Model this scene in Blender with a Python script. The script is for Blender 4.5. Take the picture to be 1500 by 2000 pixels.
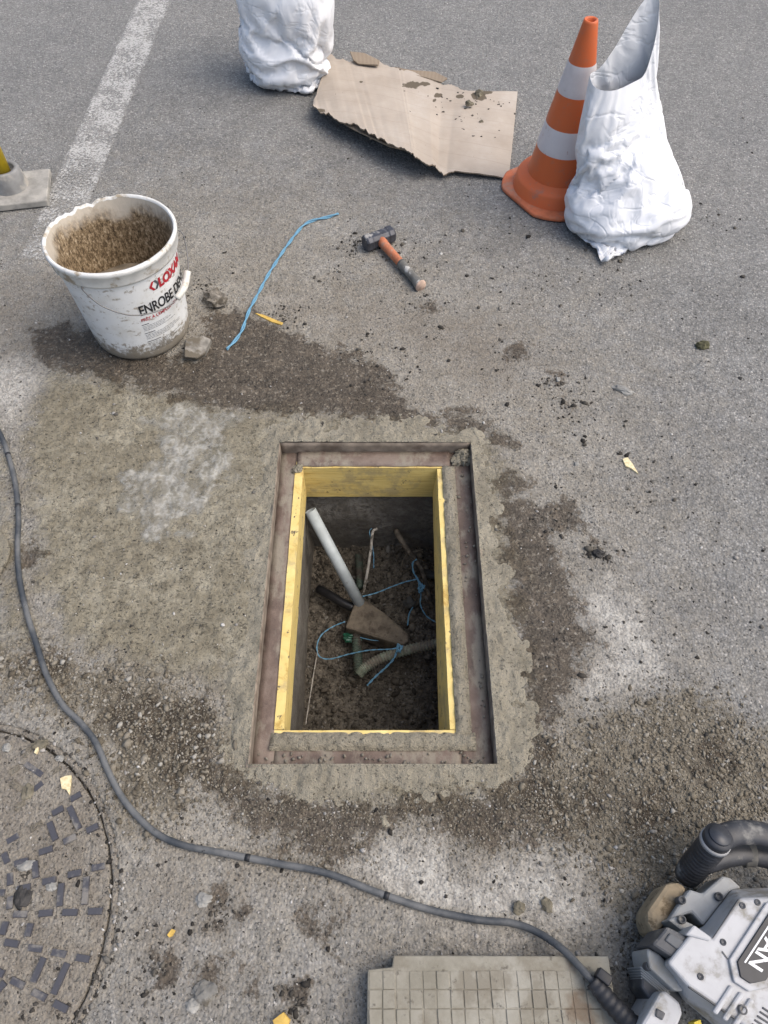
import bpy, bmesh, math, random
import numpy as np
from mathutils import Vector, Matrix

# ------------------------------------------------------------------ clear
for o in list(bpy.data.objects):
    bpy.data.objects.remove(o)
S = bpy.context.scene
COL = S.collection
R = math.radians

# ------------------------------------------------------------------ camera
CAM_H = 1.5
FPX = 1450.0                       # focal length in photo pixels (1500 x 2000)
PITCH = math.atan2(2209, FPX)      # below the horizon
cd = bpy.data.cameras.new('camera')
cam = bpy.data.objects.new('camera', cd)
COL.objects.link(cam)
cam.location = (0, 0, CAM_H)
cam.rotation_euler = (math.pi / 2 - PITCH, 0, 0)
cd.sensor_fit = 'VERTICAL'
cd.sensor_height = 24.0
cd.lens = FPX / 2000 * 24.0
cd.clip_start = 0.02
cd.clip_end = 500
S.camera = cam
S.render.resolution_x, S.render.resolution_y = 768, 1024

# ------------------------------------------------------------------ light
SUN_EL, SUN_AZ = R(56), R(98)      # azimuth from +Y towards +X
w = bpy.data.worlds.new('World')
S.world = w
w.use_nodes = True
wn = w.node_tree
bg = wn.nodes['Background']
sky = wn.nodes.new('ShaderNodeTexSky')
sky.sky_type = 'NISHITA'
sky.sun_disc = False
sky.sun_elevation = SUN_EL
sky.sun_rotation = SUN_AZ
sky.air_density = 1.0
sky.dust_density = 5.0
sky.ozone_density = 1.0
wn.links.new(sky.outputs[0], bg.inputs[0])
bg.inputs[1].default_value = 0.13
sd_ = bpy.data.lights.new('sun', 'SUN')
sd_.energy = 1.1
sd_.angle = R(70)
sd_.color = (1.0, 0.98, 0.95)
sun = bpy.data.objects.new('sun', sd_)
COL.objects.link(sun)
sdir = Vector((math.sin(SUN_AZ) * math.cos(SUN_EL), math.cos(SUN_AZ) * math.cos(SUN_EL), math.sin(SUN_EL)))
sun.rotation_euler = sdir.to_track_quat('Z', 'Y').to_euler()
sun.location = (3, 3, 5)
vs = S.view_settings
vs.view_transform = 'Standard'
vs.look = 'None'
vs.exposure = 0.8
vs.gamma = 1.0
vs.use_curve_mapping = False

# ------------------------------------------------------------------ helpers
_c, _s = math.cos(PITCH), math.sin(PITCH)
def at(px, py, z=0.0):
    """world point at height z seen at a photo pixel"""
    a = (px - 750) / FPX
    b = (1000 - py) / FPX
    d = (a, _c + b * _s, -_s + b * _c)
    t = (z - CAM_H) / d[2]
    return Vector((d[0] * t, d[1] * t, z))
def V(*a): return Vector(a)

def _hash(ix, iy, iz, seed):
    h = (ix.astype(np.int64) * 374761393 + iy.astype(np.int64) * 668265263 + iz.astype(np.int64) * 2147483647 + seed * 974634777) & 0xFFFFFFFF
    h = ((h ^ (h >> 13)) * 1274126177) & 0xFFFFFFFF
    h = ((h ^ (h >> 16)) * 2246822519) & 0xFFFFFFFF
    return ((h ^ (h >> 15)) & 0xFFFFFF) / float(0xFFFFFF)
def vn2(x, y, seed=0):
    x = np.asarray(x, float); y = np.asarray(y, float)
    ix = np.floor(x); iy = np.floor(y); fx = x - ix; fy = y - iy
    fx = fx * fx * (3 - 2 * fx); fy = fy * fy * (3 - 2 * fy)
    z = np.zeros_like(ix)
    a = _hash(ix, iy, z, seed); b = _hash(ix + 1, iy, z, seed); c = _hash(ix, iy + 1, z, seed); d = _hash(ix + 1, iy + 1, z, seed)
    return (a * (1 - fx) + b * fx) * (1 - fy) + (c * (1 - fx) + d * fx) * fy
def fbm2(x, y, s, o=3, seed=0):
    v = 0; a = 1; t = 0
    for k in range(o):
        v = v + a * vn2(x * s, y * s, seed + k * 7); t += a; a *= .5; s *= 2.07
    return v / t
def vn3(p, seed=0):
    i = np.floor(p); f = p - i; f = f * f * (3 - 2 * f)
    def h(a, b, c): return _hash(i[:, 0] + a, i[:, 1] + b, i[:, 2] + c, seed)
    x0 = lambda b, c: h(0, b, c) * (1 - f[:, 0]) + h(1, b, c) * f[:, 0]
    y0 = lambda c: x0(0, c) * (1 - f[:, 1]) + x0(1, c) * f[:, 1]
    return y0(0) * (1 - f[:, 2]) + y0(1) * f[:, 2]
def poly_sd(X, Y, pts):
    """signed distance (positive inside) to a polygon"""
    P = np.array([(p[0], p[1]) for p in pts], float)
    d = np.full(X.shape, 1e9); ins = np.zeros(X.shape, bool)
    n = len(P)
    for i in range(n):
        x1, y1 = P[i]; x2, y2 = P[(i + 1) % n]
        ex, ey = x2 - x1, y2 - y1
        t = np.clip(((X - x1) * ex + (Y - y1) * ey) / (ex * ex + ey * ey + 1e-12), 0, 1)
        d = np.minimum(d, np.hypot(X - x1 - t * ex, Y - y1 - t * ey))
        cond = (y1 > Y) != (y2 > Y)
        with np.errstate(divide='ignore', invalid='ignore'):
            xc = (x2 - x1) * (Y - y1) / (y2 - y1 + 1e-15) + x1
        ins ^= cond & (X < xc)
    return np.where(ins, d, -d)
def pxpoly(pts, z=0): return [at(x, y, z) for x, y in pts]

def tagp(o, label=None, cat=None, group=None, kind=None):
    if label: o['label'] = label
    if cat: o['category'] = cat
    if group: o['group'] = group
    if kind: o['kind'] = kind
    return o
def empty(name, loc=(0, 0, 0), label=None, cat=None, group=None, rz=0):
    o = bpy.data.objects.new(name, None)
    o.empty_display_size = .05
    COL.objects.link(o); o.location = loc; o.rotation_euler = (0, 0, rz)
    return tagp(o, label, cat, group)
def link(name, me, mat=None, parent=None, smooth=False):
    o = bpy.data.objects.new(name, me)
    COL.objects.link(o)
    if mat is not None and not me.materials: me.materials.append(mat)
    if parent is not None: o.parent = parent
    if smooth: me.polygons.foreach_set('use_smooth', [True] * len(me.polygons))
    return o
def mesh(name, verts, faces, mat=None, parent=None, smooth=False):
    me = bpy.data.meshes.new(name)
    me.from_pydata([tuple(v) for v in verts], [], [tuple(f) for f in faces])
    me.update()
    return link(name, me, mat, parent, smooth)
def bmobj(name, bm, mat=None, parent=None, smooth=False):
    me = bpy.data.meshes.new(name)
    bmesh.ops.recalc_face_normals(bm, faces=bm.faces)
    bm.to_mesh(me); bm.free()
    return link(name, me, mat, parent, smooth)
def np_mesh(name, verts, quads, mat=None, parent=None, smooth=True):
    me = bpy.data.meshes.new(name)
    quads = np.asarray(quads, np.int32); k = quads.shape[1]
    me.vertices.add(len(verts)); me.vertices.foreach_set('co', np.asarray(verts, np.float32).ravel())
    me.loops.add(quads.size); me.loops.foreach_set('vertex_index', quads.ravel())
    me.polygons.add(len(quads)); me.polygons.foreach_set('loop_start', np.arange(len(quads), dtype=np.int32) * k)
    me.update(calc_edges=True); me.validate()
    return link(name, me, mat, parent, smooth)
def attr(me, name, vals):
    a = me.attributes.new(name, 'FLOAT', 'POINT')
    a.data.foreach_set('value', np.asarray(vals, np.float32).ravel())
def grid_quads(nx, ny, keep=None):
    """quads of an (ny, nx) vertex lattice, ccw seen from above"""
    i = np.arange(nx - 1)[None, :] + np.arange(ny - 1)[:, None] * nx
    q = np.stack([i, i + 1, i + 1 + nx, i + nx], -1).reshape(-1, 4)
    if keep is not None: q = q[keep.ravel()]
    return q
def compact(verts, quads):
    used = np.unique(quads); m = np.full(len(verts), -1); m[used] = np.arange(len(used))
    return verts[used], m[quads], used

def smooth_path(pts, n=8):
    pts = [Vector(p) for p in pts]
    P = [pts[0] * 2 - pts[1]] + pts + [pts[-1] * 2 - pts[-2]]
    out = []
    for i in range(1, len(P) - 2):
        a, b, c, d = P[i - 1:i + 3]
        for k in range(n):
            t = k / n
            out.append(.5 * ((2 * b) + (c - a) * t + (2 * a - 5 * b + 4 * c - d) * t * t + (3 * b - a - 3 * c + d) * t ** 3))
    out.append(pts[-1])
    return out
def add_tube(bm, path, rad, seg=8, cap=True, flat=1.0, rib=None):
    """tube along a path; rad is a number or function of 0..1"""
    path = [Vector(p) for p in path]
    n = len(path); rings = []
    up = Vector((0, 0, 1)); prev = None
    for i, p in enumerate(path):
        t = (path[min(i + 1, n - 1)] - path[max(i - 1, 0)]).normalized()
        if prev is None:
            a = t.cross(up)
            if a.length < 1e-3: a = t.cross(Vector((1, 0, 0)))
        else:
            a = prev - t * prev.dot(t)
        a.normalize(); prev = a; b = t.cross(a)
        r = rad(i / (n - 1)) if callable(rad) else rad
        rings.append([bm.verts.new(p + a * math.cos(2 * math.pi * k / seg) * r + b * math.sin(2 * math.pi * k / seg) * r * flat) for k in range(seg)])
    for i in range(n - 1):
        for k in range(seg):
            bm.faces.new((rings[i][k], rings[i][(k + 1) % seg], rings[i + 1][(k + 1) % seg], rings[i + 1][k]))
    if cap:
        bm.faces.new(rings[0][::-1]); bm.faces.new(rings[-1])
    return rings
def tube(name, path, rad, mat, parent=None, seg=8, cap=True, flat=1.0):
    bm = bmesh.new(); add_tube(bm, path, rad, seg, cap, flat)
    return bmobj(name, bm, mat, parent, True)
def add_lathe(bm, prof, seg=48, c=(0, 0, 0), wob=None):
    """prof: (r, z) list; returns rings"""
    rings = []
    for r, z in prof:
        ring = []
        for k in range(seg):
            a = 2 * math.pi * k / seg
            rr, zz = (r, z) if wob is None else wob(r, z, a)
            ring.append(bm.verts.new((c[0] + rr * math.cos(a), c[1] + rr * math.sin(a), c[2] + zz)))
        rings.append(ring)
    for i in range(len(rings) - 1):
        for k in range(seg):
            bm.faces.new((rings[i][k], rings[i][(k + 1) % seg], rings[i + 1][(k + 1) % seg], rings[i + 1][k]))
    return rings
def prism_bm(top, z0, bottom=None, bevel=0.0, seg=2):
    """prism from a top outline (Vectors) down to height z0 (bottom outline optional)"""
    bm = bmesh.new()
    t = [bm.verts.new(p) for p in top]
    b = [bm.verts.new((q[0], q[1], z0)) for q in (bottom or top)]
    n = len(t)
    bm.faces.new(t); bm.faces.new(b[::-1])
    for i in range(n): bm.faces.new((t[i], b[i], b[(i + 1) % n], t[(i + 1) % n]))
    bmesh.ops.recalc_face_normals(bm, faces=bm.faces)
    if bevel:
        bmesh.ops.bevel(bm, geom=[e for e in bm.edges], offset=bevel, segments=seg, affect='EDGES', profile=.5, clamp_overlap=True)
    return bm
def box_bm(x0, x1, y0, y1, z0, z1, bevel=0.0, seg=2):
    return prism_bm([V(x0, y0, z1), V(x1, y0, z1), V(x1, y1, z1), V(x0, y1, z1)], z0, None, bevel, seg)
def rock_mesh(name, seed, size, sub=3, rough=.35, freq=1.6, flat=True):
    bm = bmesh.new()
    bmesh.ops.create_icosphere(bm, subdivisions=sub, radius=1)
    P = np.array([v.co for v in bm.verts])
    d = 1 + rough * (vn3(P * freq + seed * 3.1, seed) - .5) * 2 + rough * .5 * (vn3(P * freq * 2.7 + seed, seed + 5) - .5) * 2 + rough * .22 * (vn3(P * freq * 6 + seed, seed + 9) - .5) * 2
    for v, k in zip(bm.verts, d):
        v.co = Vector((v.co.x * k * size[0], v.co.y * k * size[1], max(v.co.z * k, -.45 if flat else -9) * size[2]))
    me = bpy.data.meshes.new(name); bm.to_mesh(me); bm.free()
    return me

# ------------------------------------------------------------------ material helpers
class M:
    def __init__(s, name, rough=.8, spec=.35):
        s.m = bpy.data.materials.new(name); s.m.use_nodes = True
        s.t = s.m.node_tree; s.b = s.t.nodes['Principled BSDF']
        s.b.inputs['Roughness'].default_value = rough
        s.b.inputs['Specular IOR Level'].default_value = spec
        s.tc = s.t.nodes.new('ShaderNodeTexCoord')
        s.P = s.tc.outputs['Object']
    def L(s, a, b): s.t.links.new(a, b)
    def set(s, inp, v):
        if isinstance(v, bpy.types.NodeSocket): s.L(v, inp)
        elif isinstance(v, (tuple, list)) and len(v) == 3 and inp.type == 'RGBA': inp.default_value = (*v, 1)
        else: inp.default_value = v
    def noise(s, scale, detail=3, rough=.55, vec=None, dist=0.0):
        n = s.t.nodes.new('ShaderNodeTexNoise')
        n.inputs['Scale'].default_value = scale; n.inputs['Detail'].default_value = detail
        n.inputs['Roughness'].default_value = rough; n.inputs['Distortion'].default_value = dist
        s.L(vec or s.P, n.inputs['Vector']); return n.outputs['Fac']
    def vor(s, scale, feat='F1', out='Distance', vec=None, rand=1.0):
        n = s.t.nodes.new('ShaderNodeTexVoronoi'); n.feature = feat
        n.inputs['Scale'].default_value = scale; n.inputs['Randomness'].default_value = rand
        s.L(vec or s.P, n.inputs['Vector']); return n.outputs[out]
    def map(s, scale=(1, 1, 1), rot=(0, 0, 0), loc=(0, 0, 0), vec=None):
        n = s.t.nodes.new('ShaderNodeMapping')
        n.inputs['Scale'].default_value = scale; n.inputs['Rotation'].default_value = rot; n.inputs['Location'].default_value = loc
        s.L(vec or s.P, n.inputs['Vector']); return n.outputs[0]
    def attr(s, name):
        n = s.t.nodes.new('ShaderNodeAttribute'); n.attribute_name = name; return n.outputs['Fac']
    def math(s, op, a, b=0.0, clamp=False):
        n = s.t.nodes.new('ShaderNodeMath'); n.operation = op; n.use_clamp = clamp
        s.set(n.inputs[0], a); s.set(n.inputs[1], b); return n.outputs[0]
    def step(s, v, lo, hi):
        n = s.t.nodes.new('ShaderNodeMapRange'); n.interpolation_type = 'SMOOTHSTEP'
        s.set(n.inputs['Value'], v); n.inputs['From Min'].default_value = lo; n.inputs['From Max'].default_value = hi
        return n.outputs[0]
    def mix(s, f, a, b, mode='MIX'):
        n = s.t.nodes.new('ShaderNodeMix'); n.data_type = 'RGBA'; n.blend_type = mode
        s.set(n.inputs[0], f); s.set(n.inputs[6], a); s.set(n.inputs[7], b); return n.outputs[2]
    def mixf(s, f, a, b):
        n = s.t.nodes.new('ShaderNodeMix'); n.data_type = 'FLOAT'
        s.set(n.inputs[0], f); s.set(n.inputs[2], a); s.set(n.inputs[3], b); return n.outputs[0]
    def ramp(s, f, stops):
        n = s.t.nodes.new('ShaderNodeValToRGB'); e = n.color_ramp.elements
        while len(e) > 1: e.remove(e[0])
        e[0].position = stops[0][0]; e[0].color = (*stops[0][1], 1)
        for p, c in stops[1:]:
            k = e.new(p); k.color = (*c, 1)
        s.L(f, n.inputs[0]); return n.outputs[0]
    def sep(s, vec=None):
        n = s.t.nodes.new('ShaderNodeSeparateXYZ'); s.L(vec or s.P, n.inputs[0]); return n.outputs
    def bump(s, h, strength=.5, dist=.002, prev=None):
        n = s.t.nodes.new('ShaderNodeBump'); n.inputs['Strength'].default_value = strength; n.inputs['Distance'].default_value = dist
        s.L(h, n.inputs['Height'])
        if prev: s.L(prev, n.inputs['Normal'])
        return n.outputs[0]
    def col(s, v): s.set(s.b.inputs['Base Color'], v); return s
    def rough(s, v): s.set(s.b.inputs['Roughness'], v); return s
    def nrm(s, v): s.L(v, s.b.inputs['Normal']); return s

def simple(name, c, rough=.7, spec=.35, var=.25, scale=40, bump=.0, dirt=None, dscale=12, damt=(.5, .7), metal=0.0):
    """colour with tonal variation, optional dirt film and fine relief"""
    m = M(name, rough, spec)
    n = m.noise(scale, 4)
    col = m.mix(m.step(n, .25, .75), tuple(x * (1 - var) for x in c), tuple(min(1, x * (1 + var)) for x in c))
    if dirt:
        d = m.noise(dscale, 6, .65)
        f = m.step(d, *damt)
        col = m.mix(f, col, dirt)
        m.rough(m.mixf(f, rough, .9))
    m.col(col)
    m.b.inputs['Metallic'].default_value = metal
    if bump: m.nrm(m.bump(m.noise(scale * 4, 3), bump, .001))
    return m.m

# ================================================================== GROUND
HX0, HX1, HY0, HY1 = -0.267, 0.222, 0.388, 1.193          # clear opening of the steel frame
MC = (-0.8413, 0.109); MR = 0.3546                         # round cover

def ground_h(X, Y):
    h = (fbm2(X, Y, 2.0, 2, 3) - .5) * .008 + (fbm2(X, Y, 45, 2, 11) - .5) * .0028 + (vn2(X * 130, Y * 130, 5) - .5) * .0016
    far = np.clip((np.hypot(X, Y - 1.5) - 3) / 5, 0, 1)
    h = h * (1 - far)
    # calm it next to the frame
    e = np.maximum(np.maximum(HX0 - X, X - HX1), np.maximum(HY0 - Y, Y - HY1))
    return h * np.clip((e - .005) / .08, 0, 1)

def axis(lo, hi, seg):
    a = []
    for s0, s1, st in seg: a += list(np.arange(s0, s1 - st * .5, st))
    a.append(seg[-1][1])
    g = .04; k = a[-1]
    while k < hi: g *= 1.5; k += g; a.append(min(k, hi))
    g = .04; k = a[0]; pre = []
    while k > lo: g *= 1.5; k -= g; pre.append(max(k, lo))
    return np.array(pre[::-1] + a)
gx = axis(-60, 60, [(-1.9, -1.1, .010), (-1.1, HX0 - .006, .005), (HX0 - .006, HX1 + .006, .005), (HX1 + .006, 1.1, .005), (1.1, 1.9, .010)])
gy = axis(-60, 60, [(-.3, HY0 - .006, .005), (HY0 - .006, HY1 + .006, .005), (HY1 + .006, 1.9, .005), (1.9, 3.9, .010)])
X, Y = np.meshgrid(gx, gy)
Z = ground_h(X, Y)
rr = np.hypot(X - MC[0], Y - MC[1])
Z = np.where(rr < MR + .008, -.03, Z)
cx = .5 * (gx[1:] + gx[:-1]); cy = .5 * (gy[1:] + gy[:-1])
CX, CY = np.meshgrid(cx, cy)
keep = ~((CX > HX0 - .006) & (CX < HX1 + .006) & (CY > HY0 - .006) & (CY < HY1 + .006))
RELIEF = True
verts = np.stack([X, Y, Z], -1).reshape(-1, 3)
verts, quads, used = compact(verts, grid_quads(len(gx), len(gy), keep))

def field(polys, soft=.10):
    """0..1 field, .5 on the outline, falling over 'soft' metres"""
    f = np.zeros(X.shape)
    vis = (np.abs(X) < 2.2) & (Y > -.5) & (Y < 4.2)
    x, y = X[vis], Y[vis]; v = np.zeros(x.shape)
    for p in polys: v = np.maximum(v, np.clip(.5 + poly_sd(x, y, p) / soft * .5, 0, 1))
    f[vis] = v
    return f.ravel()[used]
def blob(px, py, r, n=9):
    c = at(px, py); rnd = random.Random(int(px * 7 + py))
    return [V(c.x + math.cos(a) * r * rnd.uniform(.6, 1.2), c.y + math.sin(a) * r * rnd.uniform(.6, 1.2), 0) for a in [2 * math.pi * k / n for k in range(n)]]

wet_polys = [pxpoly(p) for p in [
    [(55, 640), (120, 630), (200, 660), (330, 700), (380, 690), (400, 610), (470, 600), (560, 640), (640, 680), (720, 690), (765, 740), (800, 790), (850, 815), (900, 797), (940, 820), (1000, 850), (1010, 880), (960, 870), (930, 850), (800, 828), (620, 815), (500, 805), (400, 800), (330, 780), (180, 735), (80, 700)],
    [(975, 905), (1000, 935), (1035, 952), (1010, 970), (1060, 978), (1120, 985), (1150, 1030), (1080, 1040), (1100, 1100), (1125, 1180), (1165, 1260), (1125, 1330), (1110, 1390), (1080, 1425), (1075, 1490), (1030, 1530), (1020, 1400), (1000, 1250), (985, 1100), (965, 1000)],
    [(380, 1530), (470, 1500), (540, 1540), (700, 1560), (950, 1540), (1050, 1500), (1120, 1560), (1100, 1640), (1000, 1650), (900, 1680), (870, 1620), (760, 1610), (700, 1670), (620, 1690), (540, 1650), (450, 1590)],
    [(190, 1390), (300, 1350), (420, 1370), (440, 1470), (400, 1540), (330, 1500), (250, 1460)]]]
wet_polys += [blob(*b) for b in [(430, 1775, .035), (620, 1772, .018), (650, 1812, .022), (577, 1950, .022), (550, 1650, .03), (490, 1930, .015), (310, 1890, .02), (1170, 1075, .02), (1085, 740, .018), (700, 560, .02), (405, 1900, .02), (60, 1090, .03), (300, 1420, .04), (360, 1500, .05), (240, 1350, .03), (80, 1300, .05), (1250, 1600, .06), (1150, 1560, .05), (1380, 1480, .05), (150, 560, .04), (1110, 790, .02), (1010, 690, .03), (840, 600, .03)]]
smear_polys = [pxpoly(p) for p in [
    [(90, 730), (180, 735), (330, 770), (450, 800), (560, 800), (700, 812), (850, 830), (940, 850), (985, 900), (1000, 1050), (1025, 1200), (1045, 1350), (1050, 1480), (1000, 1560), (850, 1590), (700, 1590), (560, 1560), (450, 1530), (420, 1420), (440, 1330), (330, 1330), (220, 1290), (130, 1250), (80, 1150), (60, 1000), (45, 850)],
    [(0, 900), (15, 900), (25, 1000), (35, 1150), (70, 1260), (0, 1270)]]]
dirt_polys = [pxpoly(p) for p in [
    [(1120, 1425), (1250, 1375), (1350, 1350), (1440, 1395), (1500, 1450), (1560, 1500), (1560, 1600), (1480, 1640), (1330, 1700), (1290, 1850), (1240, 1850), (1210, 1740), (1100, 1640), (1030, 1600), (1045, 1500), (1085, 1445)],
    [(-60, 1280), (120, 1290), (300, 1310), (420, 1390), (420, 1480), (380, 1560), (300, 1620), (240, 1560), (200, 1470), (150, 1400), (70, 1360), (-60, 1340)]]]
pale_polys = [pxpoly(p) for p in [
    [(-100, 700), (60, 690), (110, 740), (60, 800), (0, 840), (-100, 860)],
    [(1110, 1180), (1190, 1120), (1280, 1230), (1330, 1330), (1200, 1370), (1130, 1420), (1120, 1340), (1180, 1260)],
    [(650, 1690), (760, 1620), (860, 1630), (920, 1690), (1060, 1640), (1150, 1720), (1200, 1830), (1000, 1840), (800, 1800)],
    [(1000, 985), (1060, 1000), (1075, 1050), (1010, 1010)],
    [(150, 1390), (330, 1330), (400, 1360), (260, 1450), (300, 1560), (380, 1600), (300, 1620), (200, 1520)]]]
dust_polys = [pxpoly([(-200, 560), (50, 430), (300, 330), (600, 330), (900, 430), (1150, 560), (1300, 700), (1400, 900), (1420, 1200), (1500, 1400), (1700, 1500), (1700, 2300), (-400, 2300)])]
brown_polys = [pxpoly(p) for p in [
    [(430, 600), (560, 560), (800, 570), (1000, 600), (1100, 700), (1050, 800), (900, 790), (760, 700), (560, 640)],
    [(-40, 560), (140, 520), (220, 700), (80, 740), (-40, 700)],
    [(180, 1640), (320, 1620), (420, 1700), (600, 1720), (500, 1800), (380, 1990), (300, 2100), (180, 2050), (230, 1850)]]]

g = M('asphalt_ground', .88, .3)
a_wet, a_sm, a_dirt, a_pale, a_dust, a_br, a_cut = [g.attr(k) for k in ('wet', 'smear', 'dirt', 'pale', 'dust', 'brown', 'cut')]
n_big = g.noise(3.2, 5, .6); n_mid = g.noise(17, 5, .65); n_fine = g.noise(85, 4, .7); n_grain = g.noise(420, 2, .6)
stone = g.vor(165, 'F1', 'Color'); sdist = g.vor(165, 'F1', 'Distance')
stone_v = g.sep(stone)[0]
asph = g.ramp(stone_v, [(0, (.155, .155, .149)), (.45, (.226, .226, .218)), (.78, (.278, .277, .266)), (.93, (.345, .342, .325)), (1, (.43, .42, .40))])
gaps = g.step(sdist, .30, .62)
asph = g.mix(g.math('MULTIPLY', gaps, .48), asph, (.115, .114, .109))
asph = g.mix(g.math('MULTIPLY', g.step(n_fine, .35, .72), .5), asph, (.226, .226, .218))
tone = g.math('ADD', g.math('MULTIPLY', n_big, .5), g.math('MULTIPLY', n_mid, .28))
asph = g.mix(1.0, asph, g.ramp(tone, [(.24, (.86, .86, .865)), (.52, (1.08, 1.07, 1.05))]), 'MULTIPLY')
# dust film
dn = g.math('ADD', a_dust, g.math('MULTIPLY', g.math('SUBTRACT', n_mid, .5), .55))
dcol = g.ramp(n_fine, [(.25, (.19, .170, .132)), (.55, (.31, .282, .228)), (.8, (.39, .358, .295))])
dfac = g.math('MULTIPLY', g.step(dn, .35, .85), g.math('ADD', .42, g.math('MULTIPLY', g.step(n_fine, .3, .7), .36)))
col = g.mix(dfac, asph, dcol)
v2 = g.vor(115, 'F1', 'Color'); d2 = g.vor(115, 'F1', 'Distance')
peb = g.math('MULTIPLY', g.step(g.sep(v2)[1], .70, .74), g.math('SUBTRACT', 1.0, g.step(d2, .26, .40)))
col = g.mix(g.math('MULTIPLY', peb, g.mixf(a_dust, .30, .65)), col, g.ramp(g.sep(v2)[2], [(.2, (.11, .105, .095)), (.5, (.27, .26, .24)), (1, (.44, .43, .40))]))
pit = g.step(g.noise(210, 2, .6), .61, .68)
col = g.mix(g.math('MULTIPLY', pit, g.mixf(a_dust, .35, .62)), col, (.045, .041, .034))
mot = g.noise(6.5, 6, .72); mot2 = g.noise(28, 5, .7)
col = g.mix(g.step(g.math('ADD', g.math('MULTIPLY', mot, .6), g.math('MULTIPLY', mot2, .4)), .42, .62), g.mix(1.0, col, g.mix(a_dust, (.93, .93, .93), (.76, .735, .70)), 'MULTIPLY'), col)
# brown film
bn = g.math('ADD', a_br, g.math('MULTIPLY', g.math('SUBTRACT', n_mid, .5), .8))
col = g.mix(g.math('MULTIPLY', g.step(bn, .4, .9), .45), col, (.13, .108, .085))
# pale cement dust
pn = g.math('ADD', a_pale, g.math('MULTIPLY', g.math('SUBTRACT', n_mid, .5), .9))
pfac = g.math('MULTIPLY', g.step(pn, .42, .8), g.math('ADD', .3, g.math('MULTIPLY', g.step(n_fine, .38, .66), .55)))
col = g.mix(pfac, col, (.44, .425, .385))
# cement smear
sn = g.math('ADD', a_sm, g.math('ADD', g.math('MULTIPLY', g.math('SUBTRACT', n_mid, .5), .75), g.math('MULTIPLY', g.math('SUBTRACT', n_fine, .5), .25)))
scol = g.ramp(g.noise(30, 5, .75), [(.27, (.10, .088, .062)), (.40, (.21, .190, .140)), (.55, (.28, .257, .193)), (.75, (.345, .318, .246))])
scol = g.mix(g.math('MULTIPLY', g.step(g.noise(150, 3, .65, g.map((.6, 1, 1))), .57, .66), .75), scol, (.045, .041, .031))
scol = g.mix(g.math('MULTIPLY', g.step(mot, .46, .60), .8), g.mix(1.0, scol, (.70, .68, .65), 'MULTIPLY'), scol)
sfac = g.math('MULTIPLY', g.step(sn, .36, .70), g.mixf(g.step(n_fine, .28, .45), .55, .96))
col = g.mix(sfac, col, scol)
# loose dirt
tn = g.math('ADD', a_dirt, g.math('ADD', g.math('MULTIPLY', g.math('SUBTRACT', n_mid, .5), .9), g.math('MULTIPLY', g.math('SUBTRACT', n_fine, .5), .5)))
tcol = g.ramp(g.math('ADD', g.math('MULTIPLY', n_fine, .55), g.math('MULTIPLY', mot2, .45)), [(.30, (.050, .042, .030)), (.48, (.135, .118, .088)), (.66, (.24, .218, .172))])
tfac = g.math('MULTIPLY', g.step(tn, .42, .62), .92)
col = g.mix(tfac, col, tcol)
# damp
wn_ = g.math('ADD', a_wet, g.math('ADD', g.math('MULTIPLY', g.math('SUBTRACT', n_mid, .5), 1.0), g.math('MULTIPLY', g.math('SUBTRACT', n_fine, .5), .55)))
wn_ = g.math('ADD', wn_, g.math('MULTIPLY', g.math('SUBTRACT', g.math('ADD', g.math('MULTIPLY', mot, .5), g.math('MULTIPLY', mot2, .5)), .515), 1.25))
wfac = g.math('MULTIPLY', g.step(wn_, .42, .58), g.mixf(g.step(n_fine, .54, .66), .95, .45))
wcol = g.mix(1.0, col, (.28, .245, .212), 'MULTIPLY')
wcol = g.mix(g.step(mot2, .45, .65), wcol, g.mix(1.0, wcol, (1.45, 1.42, 1.38), 'MULTIPLY'))
col = g.mix(wfac, col, wcol)
col = g.mix(a_cut, col, (.012, .011, .010))
g.col(col)
g.rough(g.mixf(wfac, .9, .62))
h1 = g.math('ADD', g.math('MULTIPLY', g.math('SUBTRACT', 1.0, sdist), g.mixf(sfac, 1.0, .25)), g.math('MULTIPLY', n_fine, 1.6))
h1 = g.math('ADD', g.math('ADD', h1, g.math('MULTIPLY', n_grain, .5)), g.math('MULTIPLY', n_mid, g.math('MULTIPLY', sfac, 2.5)))
h1 = g.math('ADD', h1, g.math('SUBTRACT', g.math('MULTIPLY', peb, 1.2), g.math('MULTIPLY', pit, 1.0)))
g.nrm(g.bump(h1, .9, .003))
def relief(x, y, polys=None):
    """lumpiness of the loose dirt and cement film"""
    x = np.asarray(x, float); y = np.asarray(y, float); k = np.zeros(x.shape)
    for p in dirt_polys: k = np.maximum(k, np.clip(.5 + poly_sd(x, y, p) / .12 * .5, 0, 1))
    for p in smear_polys: k = np.maximum(k, np.clip(.5 + poly_sd(x, y, p) / .12 * .5, 0, 1) * .6)
    e = np.maximum(np.maximum(HX0 - x, x - HX1), np.maximum(HY0 - y, y - HY1))
    return np.where((e > .03) & (np.hypot(x - MC[0], y - MC[1]) > MR + .02), k * (fbm2(x, y, 55, 3, 15) ** 2) * .010, 0)
def ground_top(x, y): return ground_h(np.asarray(x), np.asarray(y)) + relief(x, y)
vis_ = (np.abs(verts[:, 0]) < 2.2) & (verts[:, 1] > -.5) & (verts[:, 1] < 3)
verts[vis_, 2] += relief(verts[vis_, 0], verts[vis_, 1])
ground = np_mesh('asphalt', verts, quads, g.m, None, True)
tagp(ground, 'grey worn asphalt roadway with cement smears and damp patches', 'ground', kind='structure')
gm = ground.data
attr(gm, 'wet', field(wet_polys, .09)); attr(gm, 'smear', field(smear_polys, .12)); attr(gm, 'dirt', field(dirt_polys, .16))
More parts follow.
